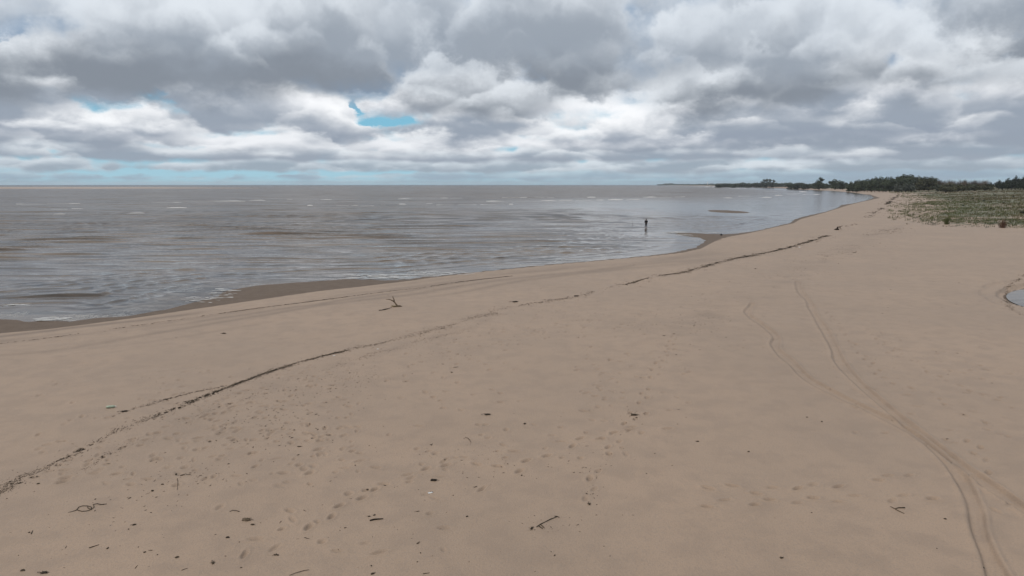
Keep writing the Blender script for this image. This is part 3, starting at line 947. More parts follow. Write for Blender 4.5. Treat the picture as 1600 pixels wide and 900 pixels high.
# ------------------------------------------------------------------ countable pieces of beach litter
def clump_mesh(kind, seed):
    rg = random.Random(seed)
    mb = MB()
    if kind == 'lump':           # one knobbly clod, about 10 cm
        mb.lump((0, 0, .018), (.055, .035, .03), .6, rg, 2)
    elif kind == 'stick':
        an = rg.uniform(-.6, .6)
        pts = [(math.cos(an) * t * .11 + rg.gauss(0, .006), math.sin(an) * t * .11 + rg.gauss(0, .006), .014 + .006 * abs(t)) for t in (-1, -.4, .2, 1)]
        mb.tube(pts, [.012, .018, .015, .007], 5)
    elif kind == 'tangle':
        for _ in range(7):
            an = rg.uniform(0, 6.28)
            cx, cy = rg.gauss(0, .05), rg.gauss(0, .03)
            pts = [(cx + math.cos(an + .5 * t) * t * .09, cy + math.sin(an + .5 * t) * t * .05, .02 + .03 * (1 - t * t) * rg.random()) for t in (-1, -.4, .2, .9)]
            mb.tube(pts, [.004, .008, .007, .003], 4)
        mb.lump((0, 0, .012), (.06, .035, .025), .7, rg, 2)
    return mb.mesh('seaweed_clump')
CL = {k: [clump_mesh(k, 40 + i * 7 + len(k)) for i in range(3)] for k in ('lump', 'stick', 'tangle')}
for v in CL.values():
    for me in v: me.materials.append(M_WEED)
small = [(103, 855), (97, 859), (104, 867), (168, 857), (216, 855), (226, 863), (235, 860), (256, 840), (246, 867), (213, 886), (233, 885), (288, 890), (100, 887), (29, 868),
         (149, 780), (162, 788), (173, 781), (189, 793), (203, 778), (210, 820), (201, 827), (228, 797), (236, 801), (226, 791), (238, 767), (244, 777), (242, 751), (231, 771), (279, 773), (277, 783), (276, 790), (262, 790), (275, 742), (285, 743), (295, 742), (314, 743),
         (31, 755), (112, 740), (46, 832), (50, 832), (16, 832), (342, 740), (349, 749), (357, 725), (366, 738), (338, 740), (394, 820), (399, 819), (416, 812), (438, 816), (476, 798), (504, 789), (523, 788), (548, 779), (561, 769), (574, 765), (602, 759), (489, 760), (516, 752), (524, 746), (555, 727),
         (577, 807), (585, 805), (625, 797), (532, 824), (539, 825), (531, 829), (465, 842), (488, 838), (479, 841), (337, 835), (374, 847), (352, 869), (333, 880), (377, 887), (580, 884), (582, 897), (674, 695), (667, 701), (656, 710), (628, 714), (757, 697), (764, 700), (773, 706), (785, 718), (717, 737),
         (654, 773), (664, 782), (654, 765), (653, 799), (644, 814), (653, 849), (657, 864), (652, 878), (666, 896), (708, 774), (743, 761), (748, 746), (792, 732), (793, 725), (815, 743), (819, 744), (828, 717), (862, 730), (896, 693), (917, 697), (942, 710), (929, 722), (955, 709), (974, 701), (917, 772), (921, 788), (730, 807), (733, 878),
         (831, 826), (869, 808), (890, 809), (903, 820), (906, 831), (836, 893), (861, 862), (867, 868), (953, 869), (973, 805), (989, 805), (1284, 659), (1170, 706), (1480, 686), (1486, 723), (1475, 846), (1464, 857), (1537, 887), (1221, 872), (1268, 801), (1544, 790), (706, 582), (692, 569), (663, 565), (644, 584), (526, 666), (460, 672), (467, 698), (506, 706), (559, 724), (675, 695), (803, 646), (820, 662), (725, 685), (847, 513), (1032, 565), (1024, 580), (430, 650), (388, 640), (415, 666), (480, 648), (350, 668), (371, 690), (300, 700), (280, 655), (238, 690), (158, 712), (335, 640), (1010, 740), (1090, 690), (1060, 640), (1305, 372), (1310, 412), (1290, 405), (1335, 395), (1180, 420), (1140, 440), (1230, 405), (1400, 420), (1375, 380)]
rg = random.Random(5)
xs, ys, zs = at([p[0] for p in small], [p[1] for p in small])
KINDS = {'lump': 'knobbly dark weed clod', 'stick': 'short dark weed stalk', 'tangle': 'small dark tangle of weed'}
def place_words(px, py):
    if py < 480: return 'on the far upper beach'
    if py < 620: return 'on the middle of the beach'
    col_ = 'left' if px < 330 else 'centre left' if px < 660 else 'centre' if px < 1100 else 'right'
    return ('on the sand at mid ' if py < 740 else 'on the near sand at lower ') + col_
for i, (px, py) in enumerate(small):
    kind = rg.choice(['lump', 'lump', 'stick', 'tangle'])
    o = link('seaweed_clump', rg.choice(CL[kind]), None, None, (float(xs[i]), float(ys[i]), float(zs[i]) - .006))
    o.rotation_euler = (0, 0, rg.uniform(0, 6.28))
    sc = (.25 + .42 * rg.random() ** 2.2) * max(1.0, math.hypot(xs[i], ys[i]) / 26)
    o.scale = (sc * rg.uniform(.8, 1.3), sc, sc * rg.uniform(.7, 1.2))
    w_ = place_words(px, py)
    tag(o, KINDS[kind] + ' ' + w_, 'seaweed', KINDS[kind] + 's ' + w_)
# the ones that stand out
def one_clump(px, py, kind, size, label, mat=None, name='seaweed_clump', cat='seaweed', rz=0.0, k=0):
    x, y, z = at1(px, py)
    me = CL[kind][k].copy()
    if mat:
        me.materials.clear(); me.materials.append(mat)
    o = link(name, me, None, None, (x, y, z - .004))
    o.scale = (size * .70, size * .62, size * .50)
    o.rotation_euler = (0, 0, rz)
    return tag(o, label, cat)
one_clump(36, 891.5, 'lump', 1.2, 'round dark clod at the bottom left corner of the sand')
one_clump(70, 895, 'tangle', 1.3, 'jagged dark weed tangle at the bottom edge beside the round clod')
one_clump(147, 854, 'stick', 1.2, 'short dark stick tilted up to the right near the lower left', rz=1.0)
one_clump(277, 871, 'lump', 1.1, 'oval dark clod between the lower left stick and the ring of weed', rz=.5)
one_clump(60, 756, 'lump', 1.1, 'dark clod just landward of the thick wrack line start', rz=.2)
one_clump(254, 757, 'lump', 1.0, 'dark round clod left of the dotted row of weed bits')
one_clump(384, 813, 'tangle', 2.0, 'broad brown mat of weed with pale gaps, lower left of centre', M_WOOD, k=1)
one_clump(356, 840, 'lump', 1.1, 'near-black flat clod below the broad brown weed mat', M_DARKWOOD)
one_clump(432, 867, 'tangle', 1.0, 'small dark pointed weed heap at the end of a faint drag mark', k=2)
one_clump(677, 751, 'tangle', 1.7, 'dark arched weed clump above the crumpled white scrap', M_DARKWOOD, k=1)
one_clump(712, 574, 'stick', 1.4, 'dark chunky stick lying alone on mid beach sand', M_DARKWOOD, rz=-.15, k=1)
one_clump(350, 521, 'tangle', 2.2, 'dark weed heap alone on smooth sand near the wet edge', M_DARKWOOD, k=2)
one_clump(1261, 652, 'lump', .9, 'dark clod alone left of the forking tyre tracks')
one_clump(1477, 811, 'lump', .9, 'dark clod left of the curving tyre track, lower right')
one_clump(762, 648, 'tangle', 1.8, 'loose weed tuft on the sand right of the long debris scatter', k=0)
one_clump(990, 649, 'tangle', 2.2, 'loose scatter of weed stalks right of centre on bare sand', k=1)
one_clump(195, 643, 'tangle', 1.9, 'dark weed heap on the upper wrack line beside the pale green bottle', M_DARKWOOD, rz=.3)
one_clump(805, 472, 'tangle', 3.2, 'long dark weed heap above the left end of the right wrack line', M_DARKWOOD, rz=.2)
one_clump(900, 463, 'tangle', 3.2, 'dark weed heap on the right wrack line nearest the camera', M_DARKWOOD, rz=.1, k=1)
one_clump(1120, 411, 'tangle', 3.8, 'biggest dark weed heap on the right wrack line, below the spit', M_DARKWOOD, rz=.4, k=2)
one_clump(1220, 389, 'tangle', 3.8, 'dark weed heap on the right wrack line by the white scrap', M_DARKWOOD, rz=.4)
one_clump(1262, 379, 'tangle', 3.8, 'dark weed heap near the far end of the right wrack line', M_DARKWOOD, rz=.6, k=1)

# thick cord-like stems
def stem_thing(name, label, cat, pts_px, rads, mat, lift=.012, n=6):
    x0, y0, z0 = at1(*pts_px[0])
    xs_, ys_, zs_ = at([p[0] for p in pts_px], [p[1] for p in pts_px])
    mb = MB()
    mb.tube([(float(a) - x0, float(b) - y0, float(c) - z0 + lift) for a, b, c in zip(xs_, ys_, zs_)], [q_ * .72 for q_ in rads], n)
    o = mb.build(name, mat, None, (x0, y0, z0))
    return tag(o, label, cat), (x0, y0, z0)
stem_thing('driftwood_stick', 'short thick dark stick lying level on sand, lower left of centre', 'driftwood', [(578, 814), (584, 812.5), (590, 811.8), (599, 811.2)], [.022, .030, .024, .012], M_DARKWOOD)
stem_thing('weed_stem', 'long thin curved stem at the bottom edge left of centre', 'seaweed', [(452, 900), (462, 896), (474, 892.5), (483, 891)], [.006, .008, .008, .006], M_WEED)
stem_thing('weed_stem', 'thin curved stem running down from the dotted weed row', 'seaweed', [(277, 748), (278, 754), (277.5, 760), (277, 766)], [.008, .009, .008, .005], M_WEED)
stem_thing('weed_stem', 'bowed thin stem on bare sand above the centre', 'seaweed', [(727, 684), (731, 685), (734, 688), (736, 692)], [.008, .011, .011, .007], M_WEED)
stem_thing('weed_stem', 'arched thin stem above the broad brown weed mat', 'seaweed', [(359, 800), (363, 798), (369, 798.5), (374, 800)], [.008, .009, .009, .011], M_WEED)
x0, y0, z0 = at1(133, 795)
coil = empty('rope_coil', (x0, y0, z0))
tag(coil, 'looped dark cord of weed with trailing ends, lower left', 'seaweed')
def px_tube(parent, name, pts, rads, mat, lift=.012):
    o0 = parent.location
    xs_, ys_, zs_ = at([p[0] for p in pts], [p[1] for p in pts])
    mb = MB()
    mb.tube([(float(a) - o0.x, float(b) - o0.y, float(c) - o0.z + lift) for a, b, c in zip(xs_, ys_, zs_)], rads, 5)
    return mb.build(name, mat, parent)
px_tube(coil, 'loop', [(120, 797), (123, 793), (129, 791), (137, 791), (143, 793), (142, 797), (136, 799), (128, 799.5), (121, 797.5)], [.008] * 9, M_WEED)
px_tube(coil, 'loop', [(136, 791), (138, 795), (143, 796.5), (147, 793), (146, 789)], [.007] * 5, M_WEED)
px_tube(coil, 'trailing_end', [(145, 789), (152, 787.5), (158, 789), (167, 788)], [.007, .008, .009, .005], M_WEED)
px_tube(coil, 'trailing_end', [(120, 797.5), (112, 800), (106, 801.5)], [.008, .006, .004], M_WEED)
x0, y0, z0 = at1(1403, 797)
tw = empty('twig', (x0, y0, z0))
tag(tw, 'forked dark twig on bare sand left of the lower tyre track', 'twig')
px_tube(tw, 'stem', [(1391, 792), (1397, 795), (1404, 799), (1413, 803)], [.006, .010, .010, .006], M_WOOD)
px_tube(tw, 'fork', [(1398, 795.5), (1404, 794), (1414, 794)], [.006, .012, .014], M_WEED)
x0, y0, z0 = at1(850, 818)
tw = empty('twig', (x0, y0, z0))
tag(tw, 'spread bundle of thin stalks and dark flakes, bottom centre', 'twig')
for a, b in [((838, 824), (852, 816)), ((844, 820), (851, 826)), ((840, 822), (848, 827)), ((848, 818), (870, 808)), ((829, 826), (834, 824)), ((866, 807), (874, 809))]:
    px_tube(tw, 'stalk', [a, ((a[0] + b[0]) / 2, (a[1] + b[1]) / 2 - .6), b], [.006, .010, .006], M_WEED)

# forked branch with its tuft of straw on the upper beach
def driftwood_branch():
    x, y, z = at1(619, 479)
    o = empty('driftwood_branch', (x, y, z))
    tag(o, 'forked pale branch standing up from the sand with a straw tuft at its foot', 'driftwood')
    S = 45 / FOC            # metres per photo pixel there
    def W(pts): return [((a - 619) * S, b_, (479 - c) * S) for a, b_, c in pts]
    mb = MB(); mb.tube(W([(622, 0, 479), (619, .05, 476), (616, .1, 472)]), [.06, .05, .045], 7); mb.build('stem', M_WOOD, o)
    mb = MB(); mb.tube(W([(616, .1, 472), (612.5, .05, 469.5), (609, .0, 468), (604, -.05, 468)]), [.045, .04, .03, .012], 6); mb.build('fork', M_WOOD, o)
    mb = MB(); mb.tube(W([(616, .1, 472), (615, .2, 468.5), (613, .3, 465.5), (613.5, .32, 463.5)]), [.045, .035, .025, .01], 6); mb.build('fork', M_WOOD, o)
    mb = MB(); mb.tube(W([(615, -.1, 479.6), (619, -.05, 478.6), (624, 0, 478), (628, .05, 479.4)]), [.04, .06, .06, .03], 6); mb.build('root', M_WOOD, o)
    rg_ = random.Random(2)
    mb = MB()
    for _ in range(60):
        an, l = rg_.uniform(0, 6.28), rg_.uniform(.12, .30)
        b_ = Vector((-.1 + rg_.gauss(0, .07), -.08 + rg_.gauss(0, .06), 0))
        t = b_ + Vector((math.cos(an) * l * .7, math.sin(an) * l * .7, l * .6))
        w_ = Vector((-math.sin(an), math.cos(an), 0)) * .012
        mb.poly([b_ - w_, b_ + w_, t])
    mb.build('straw_tuft', M_STRAW, o, sm=False)
driftwood_branch()
stem_thing('driftwood_stick', 'dark crooked stick lying left of the forked branch', 'driftwood', [(592, 485.4), (597, 485), (602, 483.8), (607, 482.6), (612, 481)], [.035, .03, .05, .025, .015], M_DARKWOOD, .03)

# black stump with its long limb further along
def stump():
    x, y, z = at1(1308, 359.3)
    o = empty('driftwood_stump', (x, y, z))
    D = math.hypot(x, y)
    S = D / FOC
    tag(o, 'black upright driftwood stump with a limb stretching right along the wrack', 'driftwood')
    mb = MB(); mb.tube([(.0, 0, -.05), (.02, 0, .25 * 1.2), (.03, .03, 3.2 * S), (.05, .02, 4.3 * S)], [.20, .14, .11, .10], 8); mb.build('trunk', M_DARKWOOD, o)
    mb = MB()
    for an, l in ((2.9, 3.8), (3.5, 2.6), (-.2, 2.6), (-1.0, 2.2), (4.5, 1.8)):
        mb.tube([(0, 0, .22), (math.cos(an) * l * S * .5, math.sin(an) * l * S * .5, .15), (math.cos(an) * l * S, math.sin(an) * l * S, .04)], [.12, .10, .05], 6)
    mb.lump((-.05, 0, .08), (2.0 * S, 1.6 * S, .14), .4, random.Random(3), 2)
    mb.build('root', M_DARKWOOD, o)
    mb = MB(); mb.tube([(.04, .02, 4.0 * S), (3 * S, .3, 4.0 * S), (7 * S, .8, 4.1 * S), (11 * S, 1.4, 4.4 * S), (15 * S, 2.0, 5.4 * S)], [.10, .09, .08, .06, .03], 6); mb.build('limb', M_WOOD, o)
    mb = MB(); mb.tube([(7 * S, .8, 4.1 * S), (9 * S, 1.2, 2.0 * S), (11.5 * S, 1.4, .4 * S)], [.06, .045, .03], 5); mb.build('limb', M_WOOD, o)
stump()

# litter
def bottle():
    x, y, z = at1(174, 637.3)
    o = empty('plastic_bottle', (x, y, z + .045), 0.35)
    tag(o, 'pale green flattened plastic bottle lying above the upper wrack line', 'bottle')
    mb = MB(); mb.tube([(-.15, 0, 0), (-.14, 0, 0), (-.03, 0, .004), (.05, 0, 0), (.10, 0, 0), (.125, 0, 0)], [.030, .044, .042, .044, .030, .015], 12); mb.build('body', M_GREENPL, o)
    mb = MB(); mb.tube([(.125, 0, 0), (.15, 0, 0)], [.018, .018], 10); mb.build('cap', M_WHITE, o)
bottle()
def scrap(px, py, size, label, dark=True):
    x, y, z = at1(px, py)
    o = empty('litter_scrap', (x, y, z), .5)
    tag(o, label, 'litter')
    rg_ = random.Random(int(px))
    def sheet(name, mat, cx, cy, sx, sy, hz):
        V, F = [], []
        for i in range(7):
            for j in range(5):
                u, v = i / 6 - .5, j / 4 - .5
                V.append((cx + u * sx, cy + v * sy, max(.004, hz * (.5 + mnoise.noise(Vector((u * 5 + px, v * 5, 1)))) * (1 - 2 * abs(v)) + .01)))
        for i in range(6):
            for j in range(4):
                F.append((i * 5 + j, i * 5 + 5 + j, i * 5 + 6 + j, i * 5 + 1 + j))
        me = bpy.data.meshes.new(name); me.from_pydata(V, [], F); me.update()
        ob = link(name, me, mat, o)
        md = ob.modifiers.new('thick', 'SOLIDIFY'); md.thickness = .004
    sheet('sheet', M_WHITE, 0, 0, size, size * .5, size * .3)
    if dark: sheet('dark_flap', M_DARKWOOD, size * .45, size * .12, size * .5, size * .3, size * .3)
scrap(672, 770.5, .11, 'crumpled white scrap with a dark side on sand at bottom centre')
scrap(1249, 386.4, .30, 'small white scrap beside the right wrack line', False)
scrap(522, 556, .09, 'white speck just below the end of the thick wrack line', False)
scrap(590, 545.5, .09, 'white speck among sparse bits past the thick wrack line', False)

# dark bundle at the edge of the spit
def bundle():
    x, y, z = at1(1127, 367.6)
    o = empty('bag', (x, y, z))
    tag(o, 'small black bundle lying on the seaward edge of the spit', 'bag')
    mb = MB(); mb.lump((0, 0, .10), (.15, .12, .13), .25, random.Random(1), 3); mb.build('body', M_BLACK, o)
    mb = MB(); mb.tube([(-.06, 0, .21), (-.05, 0, .29), (0, 0, .32), (.05, 0, .29), (.06, 0, .21)], [.014] * 5, 6); mb.build('handle', M_BLACK, o)
bundle()
# thin stick in the shallows
x, y = on_plane(988.5, 352.3)
zt = float(hgt(np.array([x]), np.array([y]))[0])
mb = MB(); mb.tube([(0, 0, zt - .1), (.01, 0, 0), (.0, 0, .45), (.03, 0, .85)], [.022, .022, .02, .016], 6)
mb.tube([(-.22, 0, .44), (.0, 0, .47), (.25, 0, .46)], [.010, .014, .010], 5)
tag(mb.build('stick', M_DARKWOOD, None, (float(x), float(y), 0)), 'thin dark stick standing in the shallows left of the wading person', 'stick')

# ------------------------------------------------------------------ the wader
def person():
    x, y = on_plane(1009.4, 355.6)
    x, y = float(x), float(y)
    zt = float(hgt(np.array([x]), np.array([y]))[0])
    zt = max(zt, -.14)
    o = empty('person', (x, y, zt), 0.0)
    tag(o, 'person in dark clothing standing in shallow water off the spit, seen from behind', 'person')
    S = 1.80 / 1.78
    def skin(name, verts, edges, rad, mat, root=0, sub=2, parent=o):
        me = bpy.data.meshes.new(name)
        me.from_pydata([tuple(c * S for c in v) for v in verts], edges, [])
        ob = bpy.data.objects.new(name, me)
        COL.objects.link(ob)
        ob.parent = parent
        ob.modifiers.new('skin', 'SKIN')
        sv = me.skin_vertices[0].data
        for i, r_ in enumerate(rad):
            rr = r_ if isinstance(r_, tuple) else (r_, r_)
            sv[i].radius = (rr[0] * S, rr[1] * S)
            sv[i].use_root = (i == root)
        ob.modifiers.new('sub', 'SUBSURF').levels = sub
        ob.modifiers['sub'].render_levels = sub
        me.materials.append(mat)
        return ob
    # body: pelvis, spine, neck, head; legs apart; arms bent in front as if holding something
    v = [(0, 0, .95), (0, 0, 1.10), (0, .01, 1.28), (0, .02, 1.42), (0, .02, 1.50), (0, .035, 1.58), (0, .045, 1.66), (0, .04, 1.74),
         (.10, 0, .88), (.125, .02, .50), (.14, -.02, .10), (.145, .12, .04),
         (-.10, 0, .88), (-.125, .02, .50), (-.14, -.02, .10), (-.145, .12, .04),
         (.19, .0, 1.41), (.25, -.03, 1.14), (.20, .17, 1.02), (.17, .25, 1.03),
         (-.19, .0, 1.41), (-.25, -.03, 1.14), (-.20, .17, 1.02), (-.17, .25, 1.03)]
    e = [(0, 1), (1, 2), (2, 3), (3, 4), (4, 5), (5, 6), (6, 7), (0, 8), (8, 9), (9, 10), (10, 11), (0, 12), (12, 13), (13, 14), (14, 15),
         (3, 16), (16, 17), (17, 18), (18, 19), (3, 20), (20, 21), (21, 22), (22, 23)]
    rd = [(.165, .12), (.15, .11), (.175, .125), (.15, .10), .058, .085, .10, .07,
          .092, .066, .046, .036, .092, .066, .046, .036,
          .075, .052, .036, .03, .075, .052, .036, .03]
    body = skin('body', v, e, rd, M_SKIN)
    # clothes follow the body a little outside it
    skin('jacket', [v[0], v[1], v[2], v[3], (0, .02, 1.49), v[16], v[17], v[18], v[20], v[21], v[22]],
         [(0, 1), (1, 2), (2, 3), (3, 4), (3, 5), (5, 6), (6, 7), (3, 8), (8, 9), (9, 10)],
         [(.19, .145), (.175, .135), (.20, .15), (.18, .125), .08, .095, .072, .052, .095, .072, .052], M_BLACK)
    skin('trousers', [(0, 0, .97), v[8], v[9], (.137, -.01, .22), v[12], v[13], (-.137, -.01, .22)],
         [(0, 1), (1, 2), (2, 3), (0, 4), (4, 5), (5, 6)], [(.18, .14), .108, .084, .066, .108, .084, .066], M_NAVY)
    # head details
    mb = MB(); mb.lump((0, .02 * S, 1.69 * S), (.108, .112, .105), .08, random.Random(1), 3); mb.build('hair', M_HAIR, o)
    mb = MB()
    mb.lump((0, .145 * S, 1.645 * S), (.016, .022, .024), .1, random.Random(2), 1)
    mb.lump((.034, .130 * S, 1.67 * S), (.014, .010, .009), .05, random.Random(2), 1)
    mb.lump((-.034, .130 * S, 1.67 * S), (.014, .010, .009), .05, random.Random(2), 1)
    mb.lump((0, .132 * S, 1.605 * S), (.026, .012, .009), .05, random.Random(2), 1)
    for s_ in (1, -1): mb.lump((s_ * .10 * S, .04 * S, 1.65 * S), (.014, .024, .034), .1, random.Random(3), 1)
    mb.build('face', M_SKIN, o)
    for s_ in (1, -1):
        hv, he, hr = [(s_ * .17, .25, 1.03), (s_ * .15, .32, 1.03)], [(0, 1)], [.028, .032]
        for k in range(4):
            b0 = len(hv)
            ox = (k - 1.5) * .019
            L_ = (.075, .085, .080, .062)[k]
            hv += [(s_ * .15 + ox, .345, 1.035), (s_ * .15 + ox * 1.1 - s_ * .01, .345 + L_ * .5, 1.03), (s_ * .15 + ox - s_ * .025, .345 + L_ * .75, .995)]
            he += [(1, b0), (b0, b0 + 1), (b0 + 1, b0 + 2)]
            hr += [.010, .009, .007]
        b0 = len(hv)
        hv += [(s_ * .12, .29, 1.045), (s_ * .095, .325, 1.05), (s_ * .09, .35, 1.04)]
        he += [(0, b0), (b0, b0 + 1), (b0 + 1, b0 + 2)]
        hr += [.012, .010, .008]
        skin('hand', hv, he, hr, M_SKIN, 0, 1)
person()

# ------------------------------------------------------------------ dune vegetation
def blades(P, height, spread, nb, width, lean, r):
    """tufts of nb triangular blades at points P"""
    n = len(P)
    an = r.uniform(0, 6.283, (n, nb))
    rad = spread[:, None] * np.sqrt(r.random((n, nb)))
    a2 = r.uniform(0, 6.283, (n, nb))
    bx, by = P[:, 0, None] + rad * np.cos(a2), P[:, 1, None] + rad * np.sin(a2)
    hh = height[:, None] * r.uniform(.5, 1.15, (n, nb))
    tx, ty = bx + np.cos(an) * hh * lean, by + np.sin(an) * hh * lean
    wx, wy = -np.sin(an) * width[:, None], np.cos(an) * width[:, None]
    bz = np.broadcast_to(P[:, 2, None] - .03, bx.shape)
    V = np.stack([np.stack([bx - wx, by - wy, bz], -1), np.stack([bx + wx, by + wy, bz], -1), np.stack([tx, ty, bz + hh], -1)], 2).reshape(-1, 3)
    F = np.arange(len(V)).reshape(-1, 3)
    return V, F
def scatter(n, seed, rmin=95, rmax=1300, a0=.50, a1=1.05):
    r = np.random.default_rng(seed)
    q = r.random(n) ** .75
    rad = rmin * (rmax / rmin) ** q
    th = r.uniform(a0, a1, n)
    x, y = rad * np.sin(th), rad * np.cos(th)
    return x, y, rad, r
def grass(name, label, n, seed, pick, hgt_, wid, nb, mat, lean=.45, spread=.35):
    x, y, rad, r = scatter(n, seed)
    h, s, d, q = land(x, y)
    k = r.random(n) < pick(x, y, d, rad)
    x, y, h, rad = x[k], y[k], h[k], rad[k]
    m = len(x)
    far = (rad / 150) ** .6
    V, F = blades(np.stack([x, y, h], 1), hgt_ * r.uniform(.55, 1.3, m) * np.minimum(far, 1.4), spread * far, nb, wid * far, lean, r)
    tag(link(name, mesh_np(name, V, F, False), mat), label, kind='stuff')
PXc = lambda x, y: 800 + FOC * x / (y * CP)
green_zone = lambda x, y, d, rad: smooth((d + 7 + 6 * fbm(x / 9, y / 7, 15, 2)) / 16) * np.clip((.10 + 1.0 * smooth(1 - d / 40)) * smooth(.5 + 1.5 * fbm(x / 13, y / 45, 13, 3)), 0, 1)
dry_zone = lambda x, y, d, rad: smooth((d - 8) / 22) * np.clip(.25 + .75 * smooth(.5 + 1.4 * fbm(x / 18, y / 60, 17, 3)), 0, 1)
blue_zone = lambda x, y, d, rad: smooth((d + 2) / 5) * smooth((46 - d) / 20) * smooth(.15 + 2.0 * fbm(x / 12, y / 38, 19, 2)) * (rad < 210)
red_zone = lambda x, y, d, rad: smooth((d - 4) / 10) * smooth(-.25 + 2.2 * fbm(x / 10, y / 34, 23, 2)) * .6
grass('marram_grass', 'green grass along the foot of the dune at right', 76000, 31, green_zone, .42, .035, 7, M_GRASS)
grass('dry_dune_grass', 'olive brown grass covering the low dune at right', 78000, 32, dry_zone, .40, .04, 6, M_DRYGRASS)
grass('beach_groundcover', 'grey green low leaves on the sand in front of the dune', 28000, 33, blue_zone, .22, .06, 8, M_BLUE, 1.1, .5)
grass('red_dune_stems', 'reddish brown stems in patches on the dune', 14000, 34, red_zone, .34, .03, 6, M_RED, .6)

def shoot_clump(px, py, h_px, w_px, n, mat, name, label, cat):
    x, y, z = at1(px, py)
    D = math.hypot(x, y)
    H, W = h_px * D / FOC, w_px * D / FOC
    r = random.Random(int(px * 3))
    mb = MB()
    for _ in range(n):
        an, k = r.uniform(0, 6.28), math.sqrt(r.random())
        b = Vector((math.cos(an) * W * .25 * k, math.sin(an) * W * .25 * k, -.05))
        hh = H * r.uniform(.55, 1.1)
        t = Vector((b.x + math.cos(an) * W * .35 * k, b.y + math.sin(an) * W * .35 * k, hh))
        m_ = (b + t) / 2 + Vector((r.gauss(0, .05), r.gauss(0, .05), hh * .1))
        w = Vector((math.cos(an + 1.57), math.sin(an + 1.57), 0)) * .03
        mb.v += [tuple(b - w), tuple(b + w), tuple(m_ + w * .7), tuple(m_ - w * .7), tuple(t)]
        q = len(mb.v) - 5
        mb.f += [(q, q + 1, q + 2, q + 3), (q + 3, q + 2, q + 4)]
    tag(mb.build(name, mat, None, (x, y, z), sm=False), label, cat)
shoot_clump(1479, 350.5, 11, 11, 90, M_GRASS, 'tall_grass', 'tall upright grass clump at the front edge of the dune', 'grass clump')
shoot_clump(1566, 356, 12, 14, 80, M_RED, 'red_shrub', 'bare reddish bush at the front edge of the dune by the right side', 'bush')

# ------------------------------------------------------------------ bushes and trees
def leaf_cloud(mb, rg_, lobes, n, size, flat=.75):
    """many leaf-clump cards spread through lobes (centre, radii)"""
    tot = sum(l[1][0] * l[1][1] * l[1][2] for l in lobes)
    for c, r_ in lobes:
        m = max(8, int(n * (r_[0] * r_[1] * r_[2]) / tot))
        off = Vector((rg_.uniform(0, 50), rg_.uniform(0, 50), 0))
        for _ in range(m):
            d = Vector((rg_.gauss(0, 1), rg_.gauss(0, 1), rg_.gauss(0, 1))).normalized()
            k = (.55 + .5 * rg_.random()) * (1 + .35 * mnoise.noise(d * 2 + off))
            if d.z < -.35: k *= .75
            p = Vector((c[0] + d.x * r_[0] * k, c[1] + d.y * r_[1] * k, c[2] + d.z * r_[2] * k))
            nrm = (d + Vector((rg_.gauss(0, .5), rg_.gauss(0, .5), rg_.gauss(0, .5) + .3))).normalized()
            u = nrm.orthogonal().normalized()
            u = Matrix.Rotation(rg_.uniform(0, 6.28), 3, nrm) @ u
            w = nrm.cross(u)
            s = size * rg_.uniform(.55, 1.3)
            b = len(mb.v)
            mb.v += [tuple(p - u * s), tuple(p - w * s * flat + nrm * s * .25), tuple(p + u * s), tuple(p + w * s * flat + nrm * s * .25)]
            mb.f.append((b, b + 1, b + 2, b + 3))
